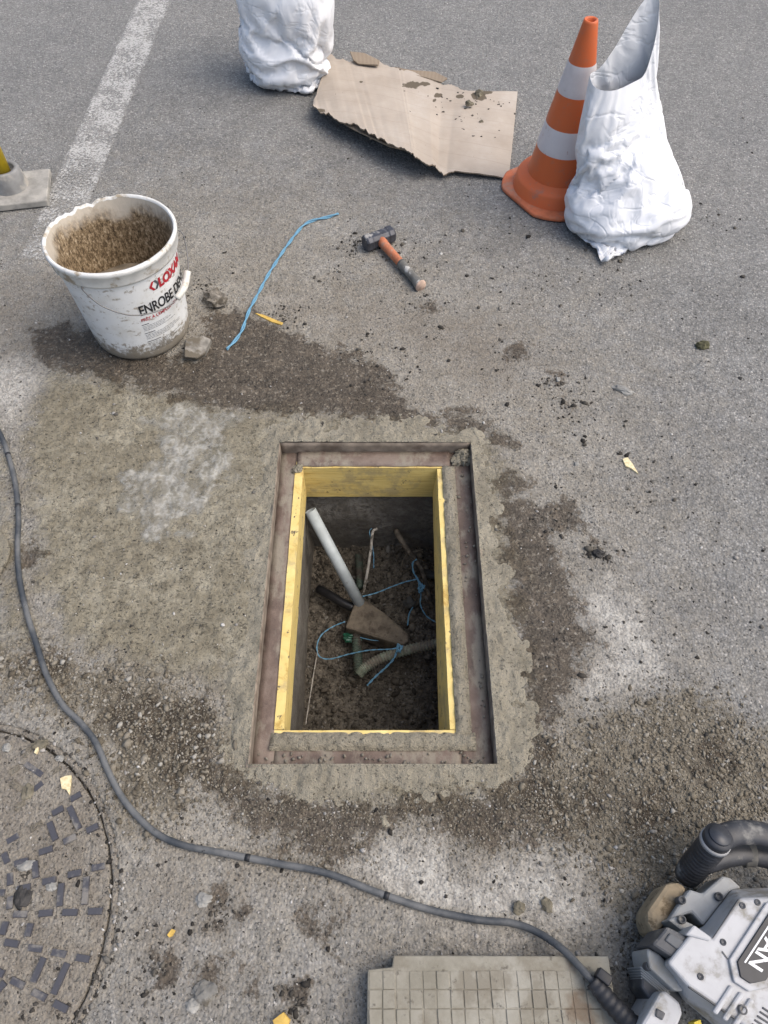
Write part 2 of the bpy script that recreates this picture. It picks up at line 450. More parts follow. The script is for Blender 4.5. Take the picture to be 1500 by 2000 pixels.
attr(gm, 'pale', field(pale_polys, .12)); attr(gm, 'dust', field(dust_polys, .9)); attr(gm, 'brown', field(brown_polys, .35))
c0, c1 = at(966, 1552), at(968, 1622)
attr(gm, 'cut', (np.clip(1 - np.abs(verts[:, 0] - (c0.x + .001 * np.sin(verts[:, 1] * 60))) / .004, 0, 1) * (verts[:, 1] < c0.y + .004) * (verts[:, 1] > c1.y)))

# painted line -----------------------------------------------------
def line_strip():
    a0, a1 = at(270, 0), at(345, 0); b0, b1 = at(97, 375), at(160, 385)
    d0 = (a0 - b0).normalized(); L0 = (a0 - b0).length
    wdt = .148; nrm = V(d0.y, -d0.x, 0)
    org = b0 - d0 * .35
    nu, nv = 26, 420
    u = np.linspace(0, wdt, nu); v = np.linspace(0, L0 + 2.5, nv)
    U, Vv = np.meshgrid(u, v)
    x = org.x + nrm.x * U + d0.x * Vv; y = org.y + nrm.y * U + d0.y * Vv
    z = ground_h(x, y) + .0028
    o = np_mesh('painted_line', np.stack([x, y, z], -1).reshape(-1, 3), grid_quads(nu, nv)[:, ::-1], None, None, True)
    edge = np.minimum(U, wdt - U) / wdt * 12
    attr(o.data, 'edge', np.clip(edge, 0, 1)); attr(o.data, 'wear', np.clip((Vv - .0) / .9, 0, 1))
    m = M('worn_white_paint', .8)
    nf = m.noise(120, 5, .75); nm = m.noise(9, 4, .6)
    wv = m.math('ADD', m.math('MULTIPLY', nf, .75), m.math('MULTIPLY', nm, .35))
    wv = m.math('ADD', wv, m.math('ADD', m.math('ADD', .07, m.math('MULTIPLY', m.attr('wear'), .06)), m.math('MULTIPLY', m.attr('edge'), .06)))
    fac = m.math('MULTIPLY', m.step(wv, .62, .80), .88)
    m.col(m.mix(m.noise(60, 3), (.36, .355, .335), (.48, .475, .45)))
    m.nrm(m.bump(m.noise(300, 2), .6, .0015))
    tr = m.t.nodes.new('ShaderNodeBsdfTransparent'); mx = m.t.nodes.new('ShaderNodeMixShader')
    m.L(fac, mx.inputs[0]); m.L(tr.outputs[0], mx.inputs[1]); m.L(m.b.outputs[0], mx.inputs[2])
    m.L(mx.outputs[0], m.t.nodes['Material Output'].inputs[0])
    o.data.materials.append(m.m)
    tagp(o, 'worn white painted road line running away behind the bucket', 'road line', kind='structure')
line_strip()

# ================================================================== PIT
PX0, PX1, PY0, PY1, PZ = -.216, .152, .468, 1.15, -.45
m = M('damp_concrete', .75)
n = m.noise(9, 6, .65); nf = m.noise(70, 5, .7)
c_ = m.ramp(n, [(.3, (.075, .068, .056)), (.52, (.15, .138, .118)), (.7, (.27, .255, .225))])
m.col(m.mix(m.step(nf, .4, .7), c_, (.09, .08, .066)))
m.nrm(m.bump(nf, 1.0, .007)); CONC = m.m
T = .06
for nm, b, lab in [('pit_wall_far', (PX0 - T, PX1 + T, PY1, PY1 + T), 'dark damp concrete far wall of pit'), ('pit_wall_near', (PX0 - T, PX1 + T, PY0 - T, PY0), 'dark damp concrete near wall of pit'),
                   ('pit_wall_left', (PX0 - T, PX0, PY0 + .001, PY1 - .001), 'grey concrete left wall of pit'), ('pit_wall_right', (PX1, PX1 + T, PY0 + .001, PY1 - .001), 'dark concrete right wall of pit')]:
    bm = box_bm(*b, PZ - .08, -.052)
    for v in bm.verts: pass
    bmesh.ops.subdivide_edges(bm, edges=bm.edges[:], cuts=12, use_grid_fill=True)
    P = np.array([v.co for v in bm.verts]); dz = (vn3(P * 14, 4) - .5) * .012
    for v, k in zip(bm.verts, dz):
        if v.co.z < -.06:
            v.co += Vector((0, 1, 0)) * k if 'far' in nm or 'near' in nm else Vector((1, 0, 0)) * k
    o = bmobj(nm, bm, CONC, None, True)
    tagp(o, lab, 'wall', kind='structure')
# soil floor
m = M('damp_soil', .9, .25)
n = m.noise(22, 6, .7); nf = m.noise(130, 4, .7)
m.col(m.mix(m.step(n, .35, .65), m.ramp(nf, [(.3, (.036, .030, .022)), (.7, (.12, .103, .08))]), m.ramp(nf, [(.3, (.07, .059, .045)), (.7, (.19, .166, .13))])))
m.nrm(m.bump(m.math('ADD', nf, m.vor(90)), .9, .004)); SOIL = m.m
sx = np.linspace(PX0 - .02, PX1 + .02, 110); sy = np.linspace(PY0 - .02, PY1 + .02, 190)
SX, SY = np.meshgrid(sx, sy)
def soil_h(x, y): return PZ + (fbm2(x, y, 9, 3, 21) - .5) * .05 + (fbm2(x, y, 55, 3, 8) - .5) * .028 + .02 * np.clip((.62 - np.asarray(y)) / .15, 0, 1)
o = np_mesh('soil_floor', np.stack([SX, SY, soil_h(SX, SY)], -1).reshape(-1, 3), grid_quads(110, 190), SOIL)
tagp(o, 'dark crumbly soil at the bottom of the pit', 'soil', kind='structure')

# crumb scatter builder (one mesh of many little chunks)
_ico = bmesh.new(); bmesh.ops.create_icosphere(_ico, subdivisions=1, radius=1)
_ico.verts.ensure_lookup_table()
ICO_V = np.array([v.co for v in _ico.verts]); ICO_F = np.array([[v.index for v in f.verts] for f in _ico.faces]); _ico.free()
def crumbs(name, xs, ys, zs, sizes, mat, label, seed=1, flat=.75, tint=True, parent=None):
    rng = np.random.default_rng(seed); n = len(xs); k = len(ICO_V)
    v = ICO_V[None] * (1 + rng.uniform(-.55, .45, (n, k, 1)))
    sc = np.stack([sizes * rng.uniform(.6, 1.6, n), sizes * rng.uniform(.6, 1.2, n), sizes * flat * rng.uniform(.6, 1.2, n)], -1)
    v = v * sc[:, None, :]
    a = rng.uniform(0, 6.283, n); ca, sa = np.cos(a)[:, None], np.sin(a)[:, None]
    x = v[..., 0] * ca - v[..., 1] * sa; y = v[..., 0] * sa + v[..., 1] * ca
    P = np.stack([x + np.asarray(xs)[:, None], y + np.asarray(ys)[:, None], v[..., 2] + (np.asarray(zs) + sizes * flat * .35)[:, None]], -1).reshape(-1, 3)
    Fc = (ICO_F[None] + (np.arange(n) * k)[:, None, None]).reshape(-1, 3)
    o = np_mesh(name, P, Fc, mat, parent, False)
    attr(o.data, 'tint', np.repeat(rng.uniform(0, 1, n), k))
    tagp(o, label, name.replace('_', ' ').split()[-1] if parent is None else None, kind='stuff')
    return o
def crumb_mat(name, stops, rough=.9):
    m = M(name, rough, .25)
    m.col(m.mix(m.math('MULTIPLY', m.noise(300, 3), .5), m.ramp(m.attr('tint'), stops), tuple(x * .55 for x in stops[0][1])))
    m.nrm(m.bump(m.noise(500, 2), .7, .001)); return m.m
CR_SOIL = crumb_mat('soil_crumb', [(0, (.040, .033, .024)), (.6, (.115, .098, .075)), (.95, (.19, .168, .132)), (1, (.28, .265, .24))])
CR_DIRT = crumb_mat('dirt_crumb', [(0, (.09, .076, .055)), (.5, (.195, .172, .131)), (.85, (.27, .243, .195)), (1, (.38, .365, .325))])
CR_GRIT = crumb_mat('grit_crumb', [(0, (.018, .016, .014)), (.35, (.06, .055, .048)), (.6, (.17, .16, .14)), (.85, (.36, .34, .31)), (1, (.62, .60, .56))])
CR_DARK = crumb_mat('tar_crumb', [(0, (.02, .018, .016)), (.6, (.06, .054, .045)), (1, (.15, .135, .11))])
CR_MORT = crumb_mat('mortar_crumb', [(0, (.15, .134, .105)), (1, (.27, .25, .205))])
rng = np.random.default_rng(3)
n = 5500
x_, y_ = rng.uniform(PX0, PX1, n), rng.uniform(PY0, PY1, n)
crumbs('soil_crumbs', x_, y_, soil_h(x_, y_), np.clip(rng.lognormal(-6.0, .6, n), .0012, .013), CR_SOIL, 'dark soil crumbs covering the pit floor', 4)

# steel frame -------------------------------------------------------
m = M('rusty_frame', .65, .4)
n = m.noise(8, 6, .65); nf = m.noise(60, 5, .7)
c_ = m.ramp(n, [(.3, (.050, .036, .029)), (.5, (.125, .090, .071)), (.62, (.18, .14, .113))])
c_ = m.mix(m.step(m.noise(15, 6, .7, m.map((1, .5, 1))), .46, .60), c_, (.21, .183, .142))
m.col(m.mix(m.math('MULTIPLY', m.step(nf, .55, .75), .7), c_, (.05, .036, .03)))
m.nrm(m.bump(nf, .7, .003)); RUST = m.m
fr = empty('chamber_frame', ((HX0 + HX1) / 2, HY0, -.04), 'brown rusty steel angle frame set in fresh mortar around the pit', 'frame')
def add_part(name, bm, mat, parent, smooth=False):
    o = bmobj(name, bm, mat, None, smooth); o.parent = parent
    o.matrix_parent_inverse = Matrix.Translation(parent.location).inverted() if parent.type == 'EMPTY' and parent.rotation_euler.z == 0 else parent.matrix_basis.inverted()
    return o
LZ = -.037; BZ1_ = -.034
def rough_box(x0, x1, y0, y1, z0, z1, amp=.0015, cell=.012, bev=0.0):
    bm = box_bm(x0, x1, y0, y1, z0, z1)
    for ax in range(3):
        lo, hi = ((x0, x1), (y0, y1), (z0, z1))[ax]
        k = int((hi - lo) / cell)
        for i in range(1, k):
            c = [0, 0, 0]; c[ax] = lo + (hi - lo) * i / k; nn = [0, 0, 0]; nn[ax] = 1
            bmesh.ops.bisect_plane(bm, geom=bm.verts[:] + bm.edges[:] + bm.faces[:], plane_co=c, plane_no=nn)
    P = np.array([v.co for v in bm.verts])
    d = np.stack([vn3(P * 55 + 9 * i, 30 + i) + .6 * vn3(P * 160 + i, 40 + i) - .8 for i in range(3)], -1) * 2 * amp
    for v, k in zip(bm.verts, d): v.co += Vector(k)
    return bm
tk = .006
RIMM = simple('mortar_film_steel', (.19, .158, .125), .8, .3, .35, 30, .6, (.10, .075, .058), 10, (.5, .66))
for b in [(HX0 - tk, HX0, HY0 - tk, HY1 + tk), (HX1, HX1 + tk, HY0 - tk, HY1 + tk), (HX0 + .0005, HX1 - .0005, HY0 - tk, HY0), (HX0 + .0005, HX1 - .0005, HY1, HY1 + tk)]:
    add_part('rim', rough_box(*b, -.05, .0035, .0007), RIMM, fr, True)
WX0, WX1, WY0, WY1 = -.208, .137, .472, 1.142     # inside of the boards
WT = .020
for b in [(HX0, WX0 - WT + .004, HY0, HY1), (WX1 + WT + .001, HX1, HY0, HY1), (WX0 - WT + .0045, WX1 + WT + .0005, HY0, WY0 - .012), (WX0 - WT + .0045, WX1 + WT + .012, WY1 + .003, HY1 - .001)]:
    add_part('ledge', rough_box(*b, BZ1_ + .002 if b[2] > 1 else -.051, BZ1_ + .0045 if b[2] > 1 else LZ, .0012), RUST, fr, True)

# boards ------------------------------------------------------------
m = M('yellow_board', .55, .4)
pv = m.map((2.5, 2.5, 70)); nf = m.noise(5, 6, .7, pv, .9)
c_ = m.ramp(nf, [(.34, (.38, .25, .06)), (.46, (.60, .455, .155)), (.7, (.68, .55, .225))])
c_ = m.mix(m.step(m.noise(7, 5, .7), .60, .74), c_, (.36, .19, .035))
c_ = m.mix(m.step(m.noise(45, 4, .7), .62, .68), c_, (.09, .07, .045))
c_ = m.mix(m.math('MULTIPLY', m.step(m.noise(12, 6, .7), .50, .66), .55), c_, (.25, .21, .14))
m.col(c_); m.nrm(m.bump(nf, .5, .001)); WOODX = m.m
BZ0, BZ1 = -.140, -.034
fw = empty('board_formwork', ((WX0 + WX1) / 2, WY0, BZ0), 'yellow wooden board formwork lining the top of the pit', 'formwork')
for b in [(WX0 - WT, WX0, WY0 - .004, WY1 - .001, BZ0, BZ1), (WX1, WX1 + WT, WY0 - .004, WY1 - .001, BZ0, BZ1 - .002), (WX0 - WT + .002, WX1 + WT, WY1, WY1 + WT, BZ0 - .024, BZ1 + .001), (WX0 - WT, WX1 + WT, WY0 - .004 - WT, WY0 - .005, BZ0, BZ1 - .003)]:
    bm = rough_box(*b, .0006, .03)
    if b[0] == WX1:
        for v in bm.verts: v.co.x -= .016 * (BZ1 - v.co.z) / (BZ1 - BZ0) * (1 - .6 * (v.co.y - WY0) / (WY1 - WY0))
    add_part('board', bm, WOODX, fw)

# mortar --------------------------------------------------------------
def mortar_mat(name, k=1.0):
    m = M(name, .78, .35)
    n = m.noise(14, 6, .7); nf = m.noise(95, 5, .7); pits = m.vor(120)
    c_ = m.ramp(n, [(.28, (.175 * k, .156 * k, .113 * k)), (.5, (.275 * k, .249 * k, .188 * k)), (.72, (.335 * k, .307 * k, .238 * k))])
    c_ = m.mix(m.math('MULTIPLY', m.step(m.noise(140, 3, .65), .57, .66), .8), c_, (.07, .064, .05))
    m.col(c_)
    h = m.math('ADD', m.math('MULTIPLY', nf, 1.4), m.math('ADD', m.math('MULTIPLY', n, 1.6), m.math('MULTIPLY', m.noise(300, 3), .4)))
    m.nrm(m.bump(h, 1.0, .008)); return m.m
MORT = mortar_mat('fresh_mortar')
collar = pxpoly([(505, 832), (600, 817), (700, 822), (800, 826), (870, 836), (930, 846), (952, 870), (960, 950), (968, 1010), (985, 1100), (1000, 1200), (1015, 1300), (1030, 1400), (1042, 1480), (1015, 1515), (950, 1545), (850, 1560), (750, 1572), (640, 1562), (560, 1550), (520, 1530), (465, 1500), (428, 1470), (432, 1400), (452, 1300), (482, 1150), (500, 1000), (508, 900)])
def ax2(lo, a, b, hi, st):
    return np.concatenate([np.linspace(lo, a, int((a - lo) / st) + 1)[:-1], np.linspace(a, b, int((b - a) / st) + 1)[:-1], np.linspace(b, hi, int((hi - b) / st) + 1)])
ux = ax2(-.52, HX0 - .001, HX1 + .001, .48, .0035); uy = ax2(.22, HY0 - .001, HY1 + .001, 1.36, .0035)
UX, UY = np.meshgrid(ux, uy)
sdv = poly_sd(UX, UY, collar) + (fbm2(UX, UY, 22, 5, 51) - .5) * .11
thick = np.minimum(.009, .0008 + sdv * .12)
rel = (fbm2(UX, UY * .6, 90, 3, 61) - .5) * .014 + (fbm2(UX, UY, 25, 2, 62) - .5) * .007
ring_e = np.maximum(np.maximum(HX0 - UX, UX - HX1), np.maximum(HY0 - UY, UY - HY1))
soft_ = np.clip(ring_e / .02, .25, 1) * np.clip(sdv / .05, .35, 1)
UZ = ground_h(UX, UY) + np.maximum(thick, -.02) + rel * soft_
UZ = np.where(ring_e < .003, np.maximum(UZ, .0065), UZ)
kx = .5 * (ux[1:] + ux[:-1]); ky = .5 * (uy[1:] + uy[:-1]); KX, KY = np.meshgrid(kx, ky)
s4 = np.maximum(np.maximum(sdv[1:, 1:], sdv[:-1, 1:]), np.maximum(sdv[1:, :-1], sdv[:-1, :-1]))
keep = ~((KX > HX0 - .001) & (KX < HX1 + .001) & (KY > HY0 - .001) & (KY < HY1 + .001)) & (s4 > -.03)
vv, qq, us = compact(np.stack([UX, UY, UZ], -1).reshape(-1, 3), grid_quads(len(ux), len(uy), keep))
# turned-down inner lip
o = np_mesh('mortar_collar', vv, qq, MORT)
tagp(o, 'fresh grey mortar collar trowelled flat around the steel frame', 'mortar')
def strip(name, x0, x1, y0, y1, z, parent):
    nx, ny = max(6, int((x1 - x0) / .004)), max(6, int((y1 - y0) / .004))
    xs, ys = np.linspace(x0, x1, nx), np.linspace(y0, y1, ny); A, B = np.meshgrid(xs, ys)
    e = np.minimum(np.minimum(A - x0, x1 - A), np.minimum(B - y0, y1 - B)) + (fbm2(A, B, 50, 3, 71) - .5) * .008
    z_ = z - .004 + np.minimum(e * .8, .007) + (fbm2(A, B, 70, 3, 72) - .5) * .012
    o = np_mesh(name, np.stack([A, B, z_], -1).reshape(-1, 3), grid_quads(nx, ny), MORT); o.parent = parent
    return o
mp = empty('mortar_packing', (0, 0, 0), 'wet mortar packed on the ledge between the boards and the rusty frame', 'mortar')
strip('near_bed', WX0 - WT - .006, WX1 + .052, HY0 + .036, WY0 - .010, LZ + .006, mp)
strip('side_bed', WX1 + .012, HX1 - .040, WY0 - .014, WY1 + .006, LZ + .008, mp)
o = link('corner_lump', rock_mesh('corner_lump', 88, (.030, .026, .022), 4, .45, 1.6), MORT, mp); o.location = (HX1 - .016, HY1 - .018, -.03)
o = link('corner_lump', rock_mesh('corner_lump', 89, (.014, .012, .010), 4, .45, 1.6), MORT, mp); o.location = (WX0 - .012, WY1 - .004, -.034)
# mortar drops on the ledge
n = 120
side = rng.random(n)
x_ = np.where(side < .6, rng.uniform(WX1 + .02, HX1 - .004, n), rng.uniform(HX0 + .01, HX1 - .01, n)); y_ = np.where(side < .6, rng.uniform(HY0 + .02, HY1 - .05, n), rng.uniform(HY0 + .004, HY0 + .03, n))
crumbs('mortar_drops', x_, y_, np.full(n, LZ + .002), rng.uniform(.0015, .0042, n), CR_MORT, 'little mortar drops dotting the rusty ledge', 6)

# slurry puddle -------------------------------------------------------
pud = pxpoly([(305, 835), (345, 812), (400, 803), (438, 825), (440, 890), (428, 940), (415, 985), (372, 1015), (330, 1030), (275, 1030), (262, 1005), (232, 985), (240, 948), (288, 925), (312, 885)])
pc = [min(p.x for p in pud) - .05, max(p.x for p in pud) + .05, min(p.y for p in pud) - .05, max(p.y for p in pud) + .05]
A, B = np.meshgrid(np.linspace(pc[0], pc[1], 130), np.linspace(pc[2], pc[3], 130))
sp = poly_sd(A, B, pud) + .05 + (fbm2(A, B, 22, 5, 81) - .5) * .13
z_ = ground_top(A, B) + np.minimum(.0030, -.0015 + sp * .08) + (fbm2(A, B, 40, 3, 83) - .5) * .0022
s4 = np.maximum(np.maximum(sp[1:, 1:], sp[:-1, 1:]), np.maximum(sp[1:, :-1], sp[:-1, :-1]))
vv, qq, us = compact(np.stack([A, B, z_], -1).reshape(-1, 3), grid_quads(130, 130, s4 > -.02))
m = M('wet_slurry', .25, .5)
wv_ = m.noise(20, 3, .5, None, 1.4); wf = m.noise(70, 3, .6, None, 1.0)
k_ = m.math('ADD', m.math('MULTIPLY', wv_, .6), m.math('MULTIPLY', wf, .4))
edg = m.math('ADD', m.attr('edge'), m.math('MULTIPLY', m.math('SUBTRACT', m.noise(60, 3), .5), .8))
m.col(m.mix(m.step(edg, .1, 1.1), (.235, .213, .158), m.ramp(k_, [(.30, (.17, .16, .125)), (.40, (.215, .20, .158)), (.475, (.275, .262, .222)), (.52, (.335, .327, .292)), (.57, (.24, .227, .185)), (.68, (.165, .155, .12))])))
m.rough(m.mixf(m.step(edg, .2, .9), .8, .32))
tr = m.t.nodes.new('ShaderNodeBsdfTransparent'); mx = m.t.nodes.new('ShaderNodeMixShader')
m.L(m.step(m.math('ADD', edg, m.math('MULTIPLY', m.math('SUBTRACT', m.noise(16, 5, .65), .52), 2.6)), .10, 1.5), mx.inputs[0]); m.L(tr.outputs[0], mx.inputs[1]); m.L(m.b.outputs[0], mx.inputs[2]); m.L(mx.outputs[0], m.t.nodes['Material Output'].inputs[0])

m.nrm(m.bump(k_, .5, .004))
o = np_mesh('slurry_puddle', vv, qq, m.m); attr(o.data, 'edge', np.clip(sp.ravel()[us] / .05, 0, 1))
tagp(o, 'wet whitish cement slurry puddle left of the pit', 'puddle', kind='stuff')

# ================================================================== ROUND COVER
m = M('dusty_iron', .8, .35)
n = m.noise(10, 6, .65); nf = m.noise(90, 5, .7)
c_ = m.mix(m.step(n, .35, .68), (.19, .168, .128), (.095, .083, .064))
c_ = m.mix(m.step(m.noise(6, 4), .64, .74), c_, (.07, .07, .078))
c_ = m.mix(m.math('MULTIPLY', m.step(m.noise(210, 2, .6), .59, .67), .7), c_, (.05, .045, .038))
m.col(m.mix(m.math('MULTIPLY', m.step(nf, .55, .68), .7), c_, (.25, .232, .193)))
m.nrm(m.bump(m.math('ADD', nf, m.noise(260, 3)), 1.0, .005)); COVER = m.m
m = M('worn_iron_bar', .45, .5)
n = m.noise(30, 5, .65)
m.col(m.mix(m.step(n, .50, .66), (.050, .050, .058), (.16, .15, .135))); m.rough(m.mixf(m.step(n, .5, .66), .45, .85))
m.nrm(m.bump(m.noise(140, 3), .5, .001)); BAR = m.m
mc = empty('manhole_cover', (MC[0], MC[1], -.02), 'round dusty cast iron manhole cover with raised tread bars', 'manhole cover')
bm = bmesh.new()
nr, ns = 70, 200
V_ = [bm.verts.new((MC[0], MC[1], .0))]
rings = []
for i in range(1, nr + 1):
    r = .349 * i / nr
    a = np.linspace(0, 2 * math.pi, ns, endpoint=False)
    x_, y_ = MC[0] + r * np.cos(a), MC[1] + r * np.sin(a)
    z_ = .001 + (fbm2(x_, y_, 14, 3, 91) - .5) * .006 + (fbm2(x_, y_, 80, 2, 92) - .5) * .003
    if i == nr: z_ = z_ - .001
    rings.append([bm.verts.new(p) for p in zip(x_, y_, z_)])
rings.append([bm.verts.new((v.co.x, v.co.y, -.03)) for v in rings[-1]])
for k in range(ns): bm.faces.new((V_[0], rings[0][k], rings[0][(k + 1) % ns]))
for i in range(len(rings) - 1):
    for k in range(ns): bm.faces.new((rings[i][k], rings[i + 1][k], rings[i + 1][(k + 1) % ns], rings[i][(k + 1) % ns]))
pl_ = add_part('plate', bm, g.m, mc, True)
for k_, v_ in (('dust', .85), ('brown', .75), ('dirt', .30), ('wet', .12)): attr(pl_.data, k_, np.full(len(pl_.data.vertices), v_))
bm = bmesh.new()
add_lathe(bm, [(MR - .0015, -.031), (MR - .0015, -.0015), (MR + .001, .0005), (MR + .0085, .0008), (MR + .013, -.003), (MR + .013, -.031)], 200, (MC[0], MC[1], 0), lambda r, z, a: (r + .0008 * math.sin(a * 37), z + .0012 * math.sin(a * 23) * math.sin(a * 7)))
pl_ = add_part('outer_ring', bm, g.m, mc, True)
for k_, v_ in (('dust', .85), ('brown', .75), ('dirt', .35)): attr(pl_.data, k_, np.full(len(pl_.data.vertices), v_))
bars3 = [(175, 45, 325, 5), (400, 20, 415, 200), (125, 155, 125, 275), (205, 330, 350, 300), (-60, 372, 60, 368), (490, 250, 635, 218), (775, 170, 920, 140), (1045, 95, 1190, 65), (700, 265, 680, 520), (985, 190, 960, 500), (130, 415, 118, 545), (165, 610, 318, 610), (448, 605, 600, 590), (715, 590, 880, 590), (1005, 580, 1160, 575), (75, 700, 35, 835), (355, 720, 315, 855), (65, 925, 215, 950), (330, 985, 485, 1005), (595, 1035, 755, 1065), (870, 1095, 1015, 1120), (505, 1100, 380, 1375), (770, 1160, 610, 1510), (-90, 1230, 50, 1285), (140, 1350, 280, 1420), (-30, 1490, 50, 1395), (380, 1480, 525, 1555), (620, 1610, 765, 1685)]
bars2 = [(820, 930, 905, 880), (600, 1095, 720, 1030), (790, 1020, 900, 1265), (565, 1195, 635, 1390), (985, 1290, 1110, 1230), (725, 1415, 865, 1350), (450, 1535, 600, 1485), (55, 1540, 95, 1650), (85, 1415, 215, 1335), (350, 1275, 480, 1190), (180, 1035, 290, 965), (390, 825, 480, 750), (130, 740, 270, 840), (590, 640, 690, 570), (290, 530, 480, 660), (110, 650, 220, 560), (285, 440, 340, 360)]
segs = [((a / 5.77, 1680 + b / 5.77), (c / 5.77, 1680 + d / 5.77)) for a, b, c, d in bars3] + [((a / 5.77, 1400 + b / 5.77), (c / 5.77, 1400 + d / 5.77)) for a, b, c, d in bars2]
worn = set(range(len(bars3), len(segs)))
pts = [(at(*p), at(*q)) for p, q in segs]
cov = V(MC[0], MC[1], 0)
far_pts = []; cen_ = [(p + q) / 2 for p, q in pts]
def hidden(p): return 750 + FPX * p.x / (p.y * _c + CAM_H * _s) < -4        # beyond the photo's left edge
for ang in (180, 90, 270, 135, 225):                                        # the tread pattern goes on round the cover
    rot = Matrix.Rotation(R(ang), 3, 'Z')
    for p, q in pts:
        p2, q2 = cov + rot @ (p - cov), cov + rot @ (q - cov); c = (p2 + q2) / 2
        if hidden(p2) and hidden(q2) and all((c - k).length > .034 for k in cen_):
            far_pts.append((p2, q2)); cen_.append(c)
for i, (p, q) in enumerate(pts + far_pts):
    L_ = max((q - p).length, .02); c = (p + q) / 2
    if (c - cov).length > .335: continue
    low = i in worn and (i - len(bars3)) >= 8
    hz = .0022 if low else .0048
    bm = prism_bm([V(-L_ / 2, -.0052, hz), V(L_ / 2, -.0052, hz), V(L_ / 2, .0052, hz), V(-L_ / 2, .0052, hz)], -.004, [V(-L_ / 2 - .001, -.0063, 0), V(L_ / 2 + .001, -.0063, 0), V(L_ / 2 + .001, .0063, 0), V(-L_ / 2 - .001, .0063, 0)])
    ang = math.atan2(q.y - p.y, q.x - p.x)
    bm.transform(Matrix.Translation((c.x, c.y, .001)) @ Matrix.Rotation(ang, 4, 'Z'))
    add_part('tread_bar', bm, COVER if low and i % 3 else BAR, mc)

# ================================================================== LOOSE DIRT / GRIT
def inside_pts(polys, n, seed, fuzz=.0):
    rg = np.random.default_rng(seed); xs, ys = [], []
    tot = 0
    allx = [p.x for q in polys for p in q]; ally = [p.y for q in polys for p in q]
    while tot < n:
        x = rg.uniform(min(allx) - .1, max(allx) + .1, 6000); y = rg.uniform(min(ally) - .1, max(ally) + .1, 6000)
        s = np.max([poly_sd(x, y, q) for q in polys], axis=0)
        ok = s + rg.normal(0, .03 + fuzz, len(s)) > 0
        e = np.maximum(np.maximum(HX0 - x, x - HX1), np.maximum(HY0 - y, y - HY1)) > .012
        ok &= e
        xs.append(x[ok]); ys.append(y[ok]); tot += ok.sum()
    return np.concatenate(xs)[:n], np.concatenate(ys)[:n]
rg = np.random.default_rng(9)
n = 9500; x_, y_ = inside_pts(dirt_polys[:1], n, 1)
crumbs('dirt_crumbs', x_, y_, ground_top(x_, y_), np.clip(rg.lognormal(-6.45, .48, n), .0008, .006), CR_DIRT, 'brown dirt crumbs spread by the power breaker', 10)
n = 5800; x_, y_ = inside_pts(dirt_polys[1:2] + wet_polys[3:4], n, 2)
crumbs('cement_crumbs', x_, y_, ground_top(x_, y_), np.clip(rg.lognormal(-6.4, .55, n), .0008, .0075), CR_DIRT, 'crumbled cement dirt along the cable left of the pit', 11)
n = 4500; x_, y_ = inside_pts([wet_polys[2]] + [pxpoly([(430, 1470), (560, 1545), (900, 1560), (1040, 1500), (1040, 1580), (700, 1620), (480, 1580)])], n, 3)
crumbs('mortar_crumbs', x_, y_, ground_top(x_, y_), np.clip(rg.lognormal(-6.75, .45, n), .0007, .005), CR_DIRT, 'mortar crumbs along the near edge of the collar', 12)
n = 6500
y_ = rg.beta(1.05, 2.2, n) * 3.6 - .15; x_ = rg.uniform(-1, 1, n) * (.75 + .33 * y_)
e = np.maximum(np.maximum(HX0 - x_, x_ - HX1), np.maximum(HY0 - y_, y_ - HY1)) > .02
x_, y_ = x_[e], y_[e]; n = len(x_)
crumbs('scattered_grit', x_, y_, ground_top(x_, y_), np.clip(rg.lognormal(-6.5, .48, n), .0008, .006), CR_GRIT, 'pale and dark grit scattered over the asphalt', 13, .6)
# clusters of dark crumbs
cl = [(640, 540, .06, 30), (790, 490, .12, 50), (830, 610, .12, 40), (1085, 740, .03, 18), (1120, 790, .08, 50), (1170, 1080, .03, 45), (1290, 990, .1, 20), (1400, 430, .06, 16), (1190, 560, .1, 30), (740, 720, .12, 60), (1150, 900, .12, 40), (1300, 1260, .12, 30), (430, 1780, .03, 30), (575, 1950, .03, 30), (300, 1900, .05, 40), (1010, 700, .12, 40), (690, 480, .05, 40), (400, 560, .05, 30), (130, 1990, .04, 20), (50, 1715, .02, 40), (1060, 1010, .06, 30), (560, 620, .05, 40), (1040, 560, .1, 20), (980, 480, .12, 20)]
xs, ys = [], []
for px, py, r, k in cl:
    c = at(px, py); k = int(k * 1.6); xs += list(rg.normal(c.x, r * .6, k)); ys += list(rg.normal(c.y, r * .6, k))
x_, y_ = np.array(xs), np.array(ys)
e = np.maximum(np.maximum(HX0 - x_, x_ - HX1), np.maximum(HY0 - y_, y_ - HY1)) > .02
x_, y_ = x_[e], y_[e]; n = len(x_)
crumbs('dark_crumbs', x_, y_, np.maximum(ground_top(x_, y_), -.004), np.clip(rg.lognormal(-6.15, .5, n), .0012, .008), CR_DARK, 'dark asphalt crumbs lying in clusters on the road', 14, .7)
n = 1700; a = rg.uniform(0, 6.283, n); r_ = np.where(np.arange(n) < 1000, MR + rg.normal(.006, .012, n), MR * np.sqrt(rg.random(n)))
x_, y_ = MC[0] + r_ * np.cos(a), MC[1] + r_ * np.sin(a)
crumbs('rim_grit', x_, y_, np.full(n, .0), np.clip(rg.lognormal(-6.3, .5, n), .001, .0055), CR_GRIT, 'grit lying on and round the rim of the manhole cover', 15)

